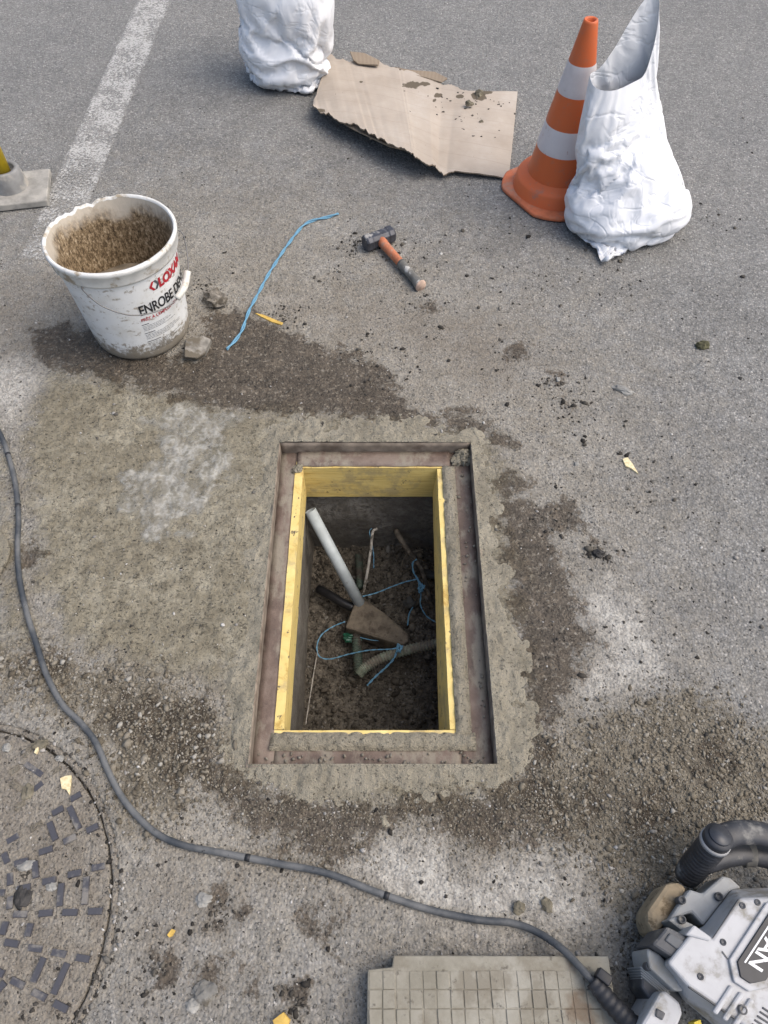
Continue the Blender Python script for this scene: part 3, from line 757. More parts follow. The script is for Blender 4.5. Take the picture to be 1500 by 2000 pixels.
# ================================================================== individual stones and chips
STONE = simple('grey_stone', (.17, .165, .15), .9, .3, .4, 30, .8, (.10, .09, .072), 20, (.5, .62))
CLOD = simple('mud_clod', (.15, .135, .10), .95, .2, .4, 40, .9)
MOSS = simple('olive_clod', (.088, .084, .05), .95, .2, .45, 60, 1.0)
PALE = simple('pale_stone', (.25, .245, .225), .9, .3, .3, 40, .6)
BLK = simple('tar_lump', (.028, .026, .024), .7, .4, .5, 60, .8)
def stone(px, py, size, mat, name, label, cat, seed, rz=0, z=None, rough=.35):
    p = at(px, py, 0); gz = float(ground_top(np.array([p.x]), np.array([p.y]))[0]) if z is None else z
    if z is not None: p = at(px, py, z)
    size = tuple(k * .8 for k in size)
    o = link(name, rock_mesh(name, seed, size, 3, rough), mat, None, False)
    o.location = (p.x, p.y, gz + size[2] * .40); o.rotation_euler = (0, 0, rz)
    return tagp(o, label, cat)
stone(1371, 677, (.026, .017, .016), MOSS, 'mud_clod', 'olive brown mud clod alone on the road at right', 'clod', 3)
stone(1217, 763, (.034, .013, .010), PALE, 'stone_chip', 'long pale stone flake with a shadowed edge, below the olive clod', 'stone', 5, R(-28))
stone(420, 592, (.038, .030, .032), simple('rubble_mix', (.19, .172, .145), .95, .2, .5, 45, 1.0, (.09, .078, .06), 30, (.48, .6)), 'rubble_lump', 'crumbly grey rubble lump right of the bucket below its grip', 'rubble', 7, 0, None, .75)
stone(1013, 1773, (.013, .013, .010), CLOD, 'mud_clod', 'rounded mud clod between the cable and the grey dust patch', 'clod', 11)
stone(1068, 1768, (.012, .016, .008), CLOD, 'mud_clod', 'flattened mud clod next to the rounded one above the cable', 'clod', 12, .5)
stone(398, 1757, (.017, .014, .009), PALE, 'stone', 'pale stone on a dark damp spot right of the manhole cover', 'stone', 15)
stone(400, 1938, (.024, .020, .010), STONE, 'stone', 'flat grey stone near the bottom edge right of the manhole cover', 'stone', 17)
stone(378, 1962, (.014, .013, .008), PALE, 'stone', 'small pale stone below the flat grey stone', 'stone', 18)
stone(1090, 741, (.007, .010, .006), PALE, 'stone_chip', 'tiny pale chip with black crumb in the middle right road', 'stone', 19)
stone(1126, 908, (.008, .007, .006), PALE, 'pebble', 'white pebble left of the wood sliver', 'pebble', 20)
stone(1168, 1083, (.016, .014, .012), BLK, 'tar_lump', 'black tar lump in a crumb cluster right of the pit', 'tar lump', 21)
stone(14, 1461, (.012, .010, .007), PALE, 'pebble', 'pale pebble at the left edge on the manhole cover', 'pebble', 23)
stone(119, 1482, (.010, .008, .007), PALE, 'pebble', 'pale pebble at the upper rim of the manhole cover', 'pebble', 24)
stone(52, 1692, (.018, .012, .008), PALE, 'stone_chip', 'pale stone chip between two tread bars of the manhole cover', 'stone', 25, .3)
stone(102, 1732, (.013, .011, .007), PALE, 'stone', 'pale stone in the middle of the manhole cover', 'stone', 26)
stone(57, 1548, (.013, .018, .008), CLOD, 'mud_clod', 'round mud clod on the upper part of the manhole cover', 'clod', 27)
stone(78, 1456, (.018, .014, .010), CLOD, 'mud_clod', 'mud clod bridging the upper rim of the manhole cover', 'clod', 28)
stone(46, 1750, (.018, .026, .008), BLK, 'tar_lump', 'black crumbly tar lump on the manhole cover', 'tar lump', 29)
stone(1445, 740, (.006, .006, .004), BLK, 'tar_lump', 'small black tar bit at the right edge below the olive clod', 'tar lump', 30)
# flat broken concrete chunk beside the bucket
bm = prism_bm([p + V(0, 0, 0) for p in [at(362, 662, .035), at(395, 655, .03), at(412, 662, .022), at(400, 690, .02), at(385, 700, .018), at(360, 697, .03)]], -.003, [at(360, 668), at(396, 660), at(416, 668), at(402, 696), at(386, 704), at(358, 702)], .003, 2)
o = bmobj('concrete_chunk', bm, simple('broken_concrete', (.19, .178, .155), .95, .2, .4, 35, 1.0, (.11, .095, .072), 22, (.46, .58))); tagp(o, 'angular grey concrete chunk lying against the bucket base', 'concrete')
# wood slivers
m = M('fresh_wood', .75)
nf = m.noise(40, 4, .6, m.map((4, 4, .5)))
m.col(m.ramp(nf, [(.3, (.50, .40, .21)), (.7, (.72, .64, .42))])); SLIV = m.m
def sliver(pp, th, label, col=SLIV, z=.003):
    top = [at(x, y, z + th) for x, y in pp]
    o = bmobj('wood_sliver', prism_bm(top, z - .002, None, .0004, 1), col); tagp(o, label, 'wood chip')
WOOD_Y = simple('yellow_wood', (.50, .33, .08), .7, .3, .3, 60)
sliver([(498, 611), (514, 614), (535, 623), (553, 630), (550, 634), (530, 628), (510, 618)], .0022, 'thin yellow wood sliver right of the blue twine', WOOD_Y)
sliver([(1216, 896), (1226, 893), (1236, 906), (1247, 925), (1232, 914), (1222, 910)], .003, 'pale wood sliver alone on the road right of the pit')
sliver([(117, 1520), (128, 1515), (139, 1514), (138, 1530), (135, 1552), (129, 1542), (120, 1540)], .004, 'pale forked wood chip on the manhole cover')
sliver([(326, 1826), (335, 1814), (342, 1817), (336, 1828), (330, 1831)], .004, 'small yellow wood chip on the ground right of the manhole cover', WOOD_Y)
sliver([(532, 1993), (553, 1977), (566, 1992), (560, 2010), (540, 2012)], .012, 'yellow wood offcut at the bottom edge left of the slab', WOOD_Y)
sliver([(66, 1470), (72, 1456), (75, 1460), (70, 1472)], .006, 'tiny pale wood splinter in the mud on the cover rim')


# ================================================================== SACKS
def sack(name, levels, core, rim_z, pins, nu=100, nv=60, seed=1, frames=34, grow=-.10, drop=(0, 0, -.1), twist=.15, corner=None, lump=.18, slack=.5):
    """woven sack: rings (z, cx, cy, a, b, rot) draped as cloth over a lumpy filling"""
    lv = np.array(levels, float)
    d = np.r_[0, np.cumsum(np.hypot(np.hypot(np.diff(lv[:, 0]), np.diff(lv[:, 3])), np.hypot(np.diff(lv[:, 1]), np.diff(lv[:, 2]))))]
    tt = np.linspace(0, d[-1], nv)
    I = [np.interp(tt, d, lv[:, k]) for k in range(6)]
    for k in range(6):
        for _ in range(3): I[k][1:-1] = (I[k][:-2] + 2 * I[k][1:-1] + I[k][2:]) / 4
    vs_, fs = [], []
    for j in range(nv):
        f = j / (nv - 1)
        for k in range(nu):
            th = 2 * math.pi * k / nu; c, s = math.cos(th), math.sin(th)
            r = (abs(c) ** 2.6 + abs(s) ** 2.6) ** (-1 / 2.6)
            x, y = I[3][j] * c * r, I[4][j] * s * r; ro = I[5][j]
            x, y = x * math.cos(ro) - y * math.sin(ro), x * math.sin(ro) + y * math.cos(ro)
            for ca, cw, cs in corner or []:
                dd = math.atan2(math.sin(th - ca), math.cos(th - ca))
                g_ = 1 + cs * math.exp(-(dd / cw) ** 2) * math.exp(-(I[0][j] / .045) ** 2); x *= g_; y *= g_
            z = I[0][j] + (rim_z(th) * max(0, (f - .55) / .45) ** 1.5 if rim_z else 0)
            vs_.append((I[1][j] + x, I[2][j] + y, z))
    for j in range(nv - 1):
        for k in range(nu): fs.append((j * nu + k, j * nu + (k + 1) % nu, (j + 1) * nu + (k + 1) % nu, (j + 1) * nu + k))
    vs_.append((I[1][0], I[2][0], I[0][0]))
    for k in range(nu): fs.append((len(vs_) - 1, (k + 1) % nu, k))
    P = np.array(vs_)
    P += np.stack([vn3(P * 16 + i * 5, seed + i) - .5 for i in range(3)], -1) * .012 * np.clip(P[:, 2:3] / .03, 0, 1)
    P[:, 2] = np.maximum(P[:, 2], .004)
    o = mesh(name, P, fs, None, None, True)
    vg = o.vertex_groups.new(name='pin'); vg2 = o.vertex_groups.new(name='slack')
    for j in range(nv):
        f = j / (nv - 1); ids = list(range(j * nu, j * nu + nu))
        if pins(f) > 0: vg.add(ids, pins(f), 'REPLACE')
        wv = min(1, max(0, 1 - (f - slack) / .15))
        if wv > 0: vg2.add(ids, wv, 'REPLACE')
    # the upper part sinks and turns a little while the cloth falls
    o.shape_key_add(name='Basis'); sk = o.shape_key_add(name='settle')
    cen = (I[1][-1], I[2][-1])
    for i in range(len(P) - 1):
        f = min(1, max(0, (i // nu) / (nv - 1) - .3) / .3)
        x, y = P[i][0] - cen[0], P[i][1] - cen[1]; a_ = twist * f
        sk.data[i].co = (cen[0] + x * math.cos(a_) - y * math.sin(a_) + drop[0] * f, cen[1] + x * math.sin(a_) + y * math.cos(a_) + drop[1] * f, P[i][2] + drop[2] * f)
    sk.value = 0; sk.keyframe_insert('value', frame=1); sk.value = 1; sk.keyframe_insert('value', frame=int(frames * .7))
    cols = [mesh('settling_ground', [(-3, -1, .002), (3, -1, .002), (3, 5, .002), (-3, 5, .002)], [(0, 1, 2, 3)])]
    for cpos, csz in core:
        bm = bmesh.new(); bmesh.ops.create_icosphere(bm, subdivisions=4, radius=1)
        Q = np.array([v.co for v in bm.verts]); N_ = 1 + lump * (vn3(Q * 2.2 + seed * 3, seed + 3) - .5) * 2 + lump * .5 * (vn3(Q * 5 + seed, seed + 4) - .5) * 2
        for v, n_ in zip(bm.verts, N_):
            q = v.co * float(n_)
            v.co = Vector((cpos[0] + q.x * csz[0], cpos[1] + q.y * csz[1], max(.003, cpos[2] + q.z * csz[2])))
        cols.append(bmobj('sack_filling', bm))
    for c in cols:
        c.modifiers.new('c', 'COLLISION'); c.collision.thickness_outer = .003; c.collision.cloth_friction = 12; c.collision.use_culling = False
    md = o.modifiers.new('cloth', 'CLOTH'); st = md.settings
    st.quality = 6; st.mass = .12
    st.tension_stiffness = 25; st.compression_stiffness = 25; st.shear_stiffness = 12; st.bending_stiffness = .5
    st.tension_damping = 8; st.compression_damping = 8; st.shear_damping = 8; st.air_damping = 3
    st.shrink_min = -.015; st.shrink_max = grow; st.vertex_group_shrink = 'slack'
    st.vertex_group_mass = 'pin'; st.pin_stiffness = 3; st.effector_weights.gravity = .6
    md.collision_settings.distance_min = .003; md.collision_settings.collision_quality = 3; md.collision_settings.use_self_collision = False
    md.point_cache.frame_start = 1; md.point_cache.frame_end = frames
    for f_ in range(1, frames + 1): S.frame_set(f_)
    me = bpy.data.meshes.new_from_object(o.evaluated_get(bpy.context.evaluated_depsgraph_get()))
    o.modifiers.clear(); o.shape_key_clear(); o.data = me; o.vertex_groups.clear(); o.animation_data_clear()
    for c in cols: bpy.data.objects.remove(c)
    S.frame_set(1)
    me.polygons.foreach_set('use_smooth', [True] * len(me.polygons))
    return o
m = M('woven_plastic', .42, .45)
cr = m.noise(5, 3, .5, m.map((1.3, 1.3, 2.2), (.3, .75, 0)), .9)
cre = m.math('ABSOLUTE', m.math('SUBTRACT', cr, .5))
wv2 = m.noise(6, 2, .5, m.map((2.0, 2.0, 1), (.4, -.7, 0)), .9)
cre2 = m.math('ABSOLUTE', m.math('SUBTRACT', wv2, .5))
weave = m.math('MULTIPLY', m.math('SINE', m.math('MULTIPLY', m.sep()[0], 1500)), .015)
m.col(m.mix(m.step(m.noise(5, 5, .7), .66, .82), (.69, .705, .725), (.47, .46, .43)))
hh = m.math('ADD', m.math('ADD', m.step(cre, 0, .05), m.math('MULTIPLY', m.step(cre2, 0, .06), .7)), weave)
m.nrm(m.bump(hh, .27, .006)); SACK = m.m
def rim(th): return .175 * max(0, math.cos(th - R(38))) ** 2 - .03 * max(0, math.cos(th - R(250)))
c = (.760, 2.095)
o = sack('white_sack', [(0, c[0] - .02, c[1] - .02, .10, .07, 0), (.01, c[0] - .02, c[1] - .02, .160, .130, 0), (.05, c[0], c[1], .195, .150, 0), (.12, c[0], c[1], .200, .150, 0), (.20, c[0] - .015, c[1] + .01, .19, .135, 0), (.30, c[0] - .05, c[1] + .03, .150, .100, .06), (.42, c[0] - .085, c[1] + .05, .115, .060, .10), (.53, c[0] - .105, c[1] + .06, .088, .036, .12)],
         [((c[0], c[1], .07), (.18, .132, .095)), ((c[0] - .03, c[1] + .015, .15), (.125, .080, .12))], rim, lambda f: 1.0 if f > .985 else min(1, max(0, (f - .52) / .1)) * .12, grow=-.19, drop=(0, 0, -.085), twist=.30, corner=[(math.atan2(-.17, -.05), .16, .85), (R(20), .25, .15)], slack=.62)
o.data.materials.clear(); o.data.materials.append(SACK)
tagp(o, 'half-filled white woven sack with open mouth, slumped against the traffic cone', 'sack', 'white woven sacks')
b = at(562, 150); b = (b.x + .008, b.y - .015)
o = sack('white_sack', [(0, b[0], b[1], .10, .08, 0), (.01, b[0], b[1], .15, .13, 0), (.05, b[0], b[1], .175, .155, 0), (.2, b[0], b[1], .18, .16, 0), (.38, b[0], b[1] + .01, .18, .15, 0), (.50, b[0], b[1] + .02, .17, .12, .1), (.66, b[0] + .01, b[1] + .03, .15, .09, .15)],
         [((b[0], b[1], .14), (.15, .125, .15))], None, lambda f: 1.0 if f > .985 else min(1, max(0, (f - .6) / .1)) * .35, seed=5, grow=-.11, drop=(.02, 0, -.10), twist=-.35, corner=[(R(-58), .22, .30)], slack=.9)
o.data.materials.clear(); o.data.materials.append(SACK)
tagp(o, 'full white woven sack standing behind the cardboard at the top', 'sack', 'white woven sacks')

# ================================================================== TRAFFIC CONE
m = M('cone_orange', .5, .4)
n = m.noise(9, 6, .65)
c_ = m.mix(m.step(n, .45, .75), (.56, .12, .032), (.44, .125, .055))
c_ = m.mix(m.math('MULTIPLY', m.step(m.noise(50, 4, .7), .55, .75), .4), c_, (.30, .15, .09))
c_ = m.mix(m.math('MULTIPLY', m.step(m.noise(16, 6, .75), .58, .68), .6), c_, (.28, .14, .10))
m.col(c_); m.nrm(m.bump(m.noise(120, 3), .2, .001)); ORANGE = m.m
m = M('cone_white', .55, .4)
n = m.noise(24, 6, .7)
c_ = m.mix(m.math('MULTIPLY', m.step(m.noise(6, 5, .7), .4, .7), .5), (.60, .56, .55), (.44, .39, .37))
c_ = m.mix(m.step(n, .62, .67), c_, (.40, .20, .16))
c_ = m.mix(m.step(m.noise(30, 5, .7, m.map((1, 1, .4))), .66, .70), c_, (.12, .10, .09))
m.col(c_); BAND = m.m
cp = at(1084, 372); CH = .525
cone = empty('traffic_cone', cp, 'orange and white traffic cone with dusty base beside the open sack', 'cone')
def cr_(z): return .105 - (.105 - .020) * min(1, max(0, (z - .06) / (CH - .06)))
bm = bmesh.new()
prof = [(cr_(z), z) for z in np.linspace(.055, CH - .006, 20)] + [(.0195, CH - .001), (.0165, CH), (.0125, CH - .003), (.0118, CH - .03), (.035, CH * .6), (.08, .1)]
add_lathe(bm, prof, 56, (0, 0, 0), lambda r, z, a: (r * (1 + .012 * math.sin(2 * a + z * 9) + (.08 * math.sin(3 * a) if z > CH - .02 and r < .0175 else 0)), z))
bmobj('body', bm, ORANGE, cone, True)
for z0, z1 in [(.155, .242), (.325, .420)]:
    bm = bmesh.new(); add_lathe(bm, [(cr_(z) + (.0012 if 0 < i < 7 else -.0008), z) for i, z in enumerate(np.linspace(z0, z1, 8))], 56, (0, 0, 0), lambda r, z, a: (r * (1 + .012 * math.sin(2 * a + z * 9)), z))
    bmobj('white_band', bm, BAND, cone, True)
bm = bmesh.new()      # stepped ring above the foot
add_lathe(bm, [(.09, .075), (.104, .074), (.108, .069), (.130, .062), (.137, .054), (.142, .020), (.147, .012)], 56)
bmobj('step_ring', bm, ORANGE, cone, True)
bm = bmesh.new()      # rounded square foot
def sqr(k, r):
    a = 2 * math.pi * k / 64 + R(20); p = 4.5
    q = (abs(math.cos(a - R(20 + 10))) ** p + abs(math.sin(a - R(20 + 10))) ** p) ** (-1 / p)
    return V(math.cos(a) * r * min(q, 1.13), math.sin(a) * r * min(q, 1.13), 0)
rg_ = []
for r, z in [(.10, .019), (.156, .0175), (.160, .014), (.1605, .006), (.156, .0025)]:
    rg_.append([bm.verts.new(sqr(k, r) + V(0, 0, z + (.004 * math.sin(4 * math.pi * k / 64) if z < .018 else 0) * .5)) for k in range(64)])
for i in range(4):
    for k in range(64): bm.faces.new((rg_[i][k], rg_[i][(k + 1) % 64], rg_[i + 1][(k + 1) % 64], rg_[i + 1][k]))
bm.faces.new(rg_[-1])
bmobj('foot', bm, simple('cone_foot', (.52, .15, .065), .7, .3, .25, 20, .3, (.36, .20, .14), 16, (.45, .7)), cone, True)

# ================================================================== CARDBOARD
m = M('cardboard', .85, .25)
n = m.noise(5, 6, .65); fl = m.noise(6, 3, .5, m.map((1.5, 60, 1), (0, 0, R(20))))
c_ = m.ramp(n, [(.3, (.31, .262, .212)), (.55, (.375, .325, .27)), (.75, (.43, .385, .335))])
c_ = m.mix(m.math('MULTIPLY', m.step(fl, .55, .75), .25), c_, (.36, .29, .21))
c_ = m.mix(m.step(m.noise(70, 4, .7), .69, .73), c_, (.13, .10, .07))
cl_ = m.sep(m.map((1, 1, 1), (0, 0, R(14))))[1]
lines = m.math('SUBTRACT', 1.0, m.step(m.math('ABSOLUTE', m.math('SINE', m.math('ADD', m.math('MULTIPLY', cl_, 38), m.math('MULTIPLY', m.noise(3, 2), 2.5)))), .0, .045))
c_ = m.mix(m.math('MULTIPLY', lines, .45), c_, (.16, .125, .095))
mud = m.math('ADD', m.attr('mud'), m.math('MULTIPLY', m.math('SUBTRACT', m.noise(40, 4, .65), .5), .9))
c_ = m.mix(m.step(mud, .55, .60), c_, (.105, .085, .060))
m.col(c_); m.nrm(m.bump(m.math('ADD', fl, m.noise(90, 3)), .3, .0015)); CARD = m.m
m = M('cardboard_core', .9, .2)
wv_ = m.t.nodes.new('ShaderNodeTexWave'); wv_.inputs['Scale'].default_value = 60
m.L(m.P, wv_.inputs[0]); m.col(m.mix(wv_.outputs[1], (.17, .13, .09), (.30, .245, .185))); CORE = m.m
topl = [(610, 204), (622, 170), (640, 108), (665, 113), (683, 120), (700, 116), (740, 122), (772, 132), (790, 136), (835, 150), (860, 163), (885, 168), (914, 178), (960, 178), (1011, 179)]
botl = [(610, 206), (640, 222), (668, 234), (700, 246), (725, 262), (745, 273), (775, 286), (803, 299), (815, 309), (845, 320), (855, 330), (868, 345), (886, 332), (940, 340), (994, 348)]
def lift(s_, t_):                      # s_ along, t_ 0 far .. 1 near
    a = .018 + .050 * math.sin(min(1, s_ / .74) * math.pi * .62 + .35) * (t_ ** 1.2)
    return a * (1 - max(0, (s_ - .55) / .25) if s_ < .8 else 0) + .010 + .012 * (1 - s_) + (.010 * math.sin(max(0, (s_ - .72)) * 11) if s_ > .72 else 0)
def poly_at(pl, s_):
    f = s_ * (len(pl) - 1); i = min(int(f), len(pl) - 2); k = f - i
    return (pl[i][0] * (1 - k) + pl[i + 1][0] * k, pl[i][1] * (1 - k) + pl[i + 1][1] * k)
nu_, nv_ = 130, 44
rc = random.Random(4)
cv = np.zeros((nv_, nu_, 3)); mudv = np.zeros((nv_, nu_))
spots = [(805, 166, 22, 10), (830, 165, 14, 6), (857, 187, 13, 6), (848, 197, 6, 4), (898, 188, 12, 5), (935, 188, 20, 12), (952, 180, 18, 6), (706, 110, 20, 6), (705, 160, 6, 3), (625, 215, 14, 5)]
for i in range(nu_):
    s_ = i / (nu_ - 1)
    jt = (vn2(np.array([i * .33]), np.array([1.]), 5)[0] - .5) * 7 + (vn2(np.array([i * .9]), np.array([4.]), 6)[0] - .5) * 4; jb = (vn2(np.array([i * .4]), np.array([9.]), 8)[0] - .5) * 8 + (vn2(np.array([i * 1.1]), np.array([3.]), 9)[0] - .5) * 4
    if s_ > .86: jt = jb = 0
    a, b_ = poly_at(topl, s_), poly_at(botl, s_)
    for j in range(nv_):
        t_ = j / (nv_ - 1)
        px = a[0] * (1 - t_) + b_[0] * t_; py = (a[1] + jt) * (1 - t_) + (b_[1] + jb) * t_
        p = at(px, py, lift(s_, t_))
        cv[j, i] = p
        cv[j, i, 2] += (fbm2(np.array([px]), np.array([py]), .03, 2, 33)[0] - .5) * .006
        mudv[j, i] = max(math.exp(-((px - x) / rx) ** 2 - ((py - y) / ry) ** 2) * .95 for x, y, rx, ry in spots)
top = cv.reshape(-1, 3); dn = top - [0, 0, .0045]
q = grid_quads(nu_, nv_)[:, ::-1]
N_ = nu_ * nv_
bd = list(range(nu_)) + [nu_ * k + nu_ - 1 for k in range(1, nv_)] + list(range(N_ - 2, N_ - nu_ - 1, -1)) + [nu_ * k for k in range(nv_ - 2, 0, -1)]
sq = np.array([(bd[k], bd[(k + 1) % len(bd)], bd[(k + 1) % len(bd)] + N_, bd[k] + N_) for k in range(len(bd))])
card = empty('cardboard_sheet', at(820, 230), 'torn beige cardboard sheet with mud stains lying between sack and cone', 'cardboard')
def cpart(o): o.parent = card; o.matrix_parent_inverse = Matrix.Translation(card.location).inverted(); return o
o = cpart(np_mesh('liner', np.concatenate([top, dn]), np.concatenate([q, q[:, ::-1] + N_]), CARD)); attr(o.data, 'mud', np.r_[mudv.ravel(), mudv.ravel() * 0])
cpart(np_mesh('torn_edge', np.concatenate([top, dn]), sq, CORE, None, False))
# curled torn flaps
for pl, h in [([(683, 100), (712, 103), (742, 118), (738, 126), (700, 124), (690, 116)], .05), ([(770, 130), (800, 136), (850, 140), (874, 152), (862, 160), (835, 152), (795, 142)], .028), ([(640, 222), (700, 244), (745, 262), (800, 284), (806, 296), (760, 284), (690, 252)], .058)]:
    o = cpart(bmobj('torn_flap', prism_bm([at(x, y, h + .003 * (i % 2)) for i, (x, y) in enumerate(pl)], h - .004, None, .001, 1), CORE))
# fold line across the sheet
fl_ = [at(914 + (x - 914), y, .030) for x, y in [(917, 182), (908, 230), (898, 280), (888, 330)]]

for px, py, sz, lab, sd in [(936, 186, (.018, .022, .016), 'largest mud clod on the torn far edge of the cardboard', 41), (916, 205, (.020, .014, .014), 'rounded mud clod next to the largest one on the cardboard', 42), (940, 239, (.010, .008, .008), 'small lone mud clod on the flat right part of the cardboard', 43)]:
    stone(px, py, sz, CLOD, 'mud_clod', lab, 'clod', sd, 0, .030 if px < 930 else .018)
rg5 = np.random.default_rng(77); n = 70
pxs = np.r_[rg5.normal(935, 45, 45), rg5.uniform(630, 990, 25)]; pys = np.r_[rg5.normal(205, 20, 45), rg5.uniform(175, 290, 25)]
ok = pys > 100 + (pxs - 640) * .22 + 18; pxs, pys = pxs[ok], pys[ok]; n = len(pxs)
zz = []
for a, b_ in zip(pxs, pys):
    d_ = np.abs(cv[..., 0] - at(a, b_, .04).x) + np.abs(cv[..., 1] - at(a, b_, .04).y); zz.append(cv[..., 2].ravel()[d_.argmin()])
w_ = [at(a, b_, z) for a, b_, z in zip(pxs, pys, zz)]
crumbs('cardboard_crumbs', np.array([p.x for p in w_]), np.array([p.y for p in w_]), np.array(zz), rg5.uniform(.0015, .0045, n), CR_DARK, 'small mud crumbs sprinkled over the cardboard', 16, .6)

# ================================================================== BUCKET
BH = .322; BR0, BR1 = .133, .161
bp = at(281, 642)
m = M('bucket_white', .42, .45)
px_ = m.sep()
hz = m.math('DIVIDE', px_[2], BH)
n = m.noise(14, 6, .7); nf = m.noise(70, 5, .7)
c_ = m.mix(m.math('MULTIPLY', m.step(n, .42, .72), .55), (.69, .70, .69), (.50, .48, .42))
sc = m.math('ADD', m.math('MULTIPLY', nf, .6), m.math('MULTIPLY', m.noise(20, 3, .6, m.map((1, 1, 3))), .5))
c_ = m.mix(m.math('MULTIPLY', m.step(sc, .60, .68), .75), c_, (.24, .20, .145))
low = m.math('ADD', m.math('SUBTRACT', .23, hz), m.math('MULTIPLY', m.math('SUBTRACT', nf, .5), .42))
c_ = m.mix(m.math('MULTIPLY', m.step(low, .02, .12), .9), c_, (.19, .16, .115))
m.col(c_); m.nrm(m.bump(nf, .12, .0015)); BW = m.m
m = M('bucket_inside', .75, .3)
st_ = m.math('ADD', m.math('MULTIPLY', m.noise(1, 4, .75, m.map((150, 150, 55))), .6), m.math('MULTIPLY', m.noise(150, 4, .7), .40)); n = m.noise(11, 5, .6)
c_ = m.ramp(st_, [(.38, (.035, .024, .014)), (.47, (.135, .095, .054)), (.54, (.27, .20, .12)), (.66, (.52, .44, .32))])
hz = m.math('DIVIDE', m.sep()[2], BH)
up = m.math('ADD', hz, m.math('MULTIPLY', m.math('SUBTRACT', n, .5), .5))
c_ = m.mix(m.math('MULTIPLY', m.step(up, .80, .95), .85), c_, (.52, .47, .39))
m.col(c_); m.nrm(m.bump(st_, .35, .002)); BIN = m.m
bk = empty('bucket', bp, 'dirty white plastic bucket with mud-streaked inside, wire handle and red and black print', 'bucket')
def br(z): return BR0 + (BR1 - .006 - BR0) * z / BH
torn0, torn1 = R(95), R(165)
def notch(a):
    a = a % (2 * math.pi)
    if torn0 < a < torn1:
        u = (a - torn0) / (torn1 - torn0)
        return math.sin(u * math.pi) ** .6 * (.010 + .007 * math.sin(u * 31) * math.sin(u * 11 + 1))
    return .0005 * math.sin(a * 5)
def wobb(r, z, a):
    e = 1 + .010 * math.sin(2 * a + .7) * z / BH
    if z > BH - .045: z -= notch(a) * min(1, (z - BH + .045) / .03)
    return r * e, z
bm = bmesh.new()
add_lathe(bm, [(.02, .004), (BR0 - .012, .004), (BR0 - .004, .007), (BR0, .016)] + [(br(z), z) for z in np.linspace(.03, BH - .05, 14)] + [(br(BH - .047), BH - .047)], 96, (0, 0, 0), wobb)
bmobj('shell', bm, BW, bk, True)
bm = bmesh.new()
add_lathe(bm, [(br(BH - .048) - .001, BH - .048), (BR1 - .002, BH - .046), (BR1 + .0005, BH - .040), (BR1 + .001, BH - .016), (BR1 + .0045, BH - .013), (BR1 + .005, BH - .004), (BR1 + .002, BH), (BR1 - .003, BH), (BR1 - .005, BH - .006)], 96, (0, 0, 0), wobb)
bmobj('rim_band', bm, simple('dirty_rim', (.62, .62, .59), .5, .4, .12, 30, .15, (.34, .29, .215), 26, (.50, .66)), bk, True)
bm = bmesh.new()
add_lathe(bm, [(BR1 - .0045, BH - .005), (br(BH - .05) - .003, BH - .05)] + [(br(z) - .003, z) for z in np.linspace(BH - .07, .07, 12)], 96, (0, 0, 0), wobb)
bmobj('inner_wall', bm, BIN, bk, True)
bm = bmesh.new()
for i in range(12): pass
rings = add_lathe(bm, [(.001, .132)] + [(r, .132) for r in np.linspace(.02, br(.125) - .004, 10)], 60, (0, 0, 0), lambda r, z, a: (r, z + .010 * math.sin(a * 2 + 1) * r / .13 + .006 * (vn2(np.array([r * 60 * math.cos(a)]), np.array([r * 60 * math.sin(a)]), 4)[0] - .5)))
bmobj('mud_residue', bm, simple('bucket_mud', (.20, .165, .12), .5, .4, .4, 30, .8), bk, True)
# wire handle with white grip
cam_a = math.atan2(-bp.y, -bp.x)
a1, a2 = cam_a - R(42), cam_a + R(96)
ear = BH - .052
def bpt(a, z, r): return V(math.cos(a) * r, math.sin(a) * r, z)
hp = [bpt(a1, ear + .008, BR1 - .004), bpt(a1 + R(2), ear, BR1 + .004), bpt(a1 + R(16), ear - .036, BR1 + .012), bpt(a1 + R(36), ear - .068, BR1 + .016), bpt(a1 + R(58), ear - .082, BR1 + .016), bpt(a1 + R(80), ear - .085, BR1 + .014)]
hd = tube('handle', smooth_path(hp + [bpt(a1 + R(102), ear - .055, BR1 + .018), bpt(a2 - R(8), ear - .010, BR1 + .016), bpt(a2, ear + .006, BR1 + .002)], 8), .0017, simple('zinc_wire', (.14, .14, .14), .4, .5, .2, 30, 0, None, 12, (.5, .7), .8), bk, 8)
gp_ = [bpt(a1 + R(79), ear - .085, BR1 + .0145), bpt(a1 + R(90), ear - .072, BR1 + .019), bpt(a1 + R(102), ear - .052, BR1 + .018)]
tube('grip', smooth_path(gp_, 5), .0085, simple('grip_white', (.62, .61, .55), .5, .4, .15, 30, .1, (.38, .34, .27), 30, (.55, .7)), hd, 14)
# print
def text_mesh(body, size, off=0.0):
    cu = bpy.data.curves.new('t', 'FONT'); cu.body = body; cu.size = size; cu.offset = off
    cu.space_character = .96
    to = bpy.data.objects.new('t', cu); COL.objects.link(to)
    dg = bpy.context.evaluated_depsgraph_get(); me = bpy.data.meshes.new_from_object(to.evaluated_get(dg))
    bpy.data.objects.remove(to); bpy.data.curves.remove(cu)
    return me
def wrap(me, a0, z0, sx=1.0, sy=1.0, lean=0.0):
    bm = bmesh.new(); bm.from_mesh(me)
    bmesh.ops.triangulate(bm, faces=bm.faces)
    bmesh.ops.subdivide_edges(bm, edges=[e for e in bm.edges if e.calc_length() > .012], cuts=1)
    for v in bm.verts:
        x, y = v.co.x * sx, v.co.y * sy
        z = z0 + y; r = br(z) + .0012
        a = a0 + x / r
        rr_, zz_ = wobb(r, z, a)
        v.co = (math.cos(a) * rr_, math.sin(a) * rr_, z)
    return bm
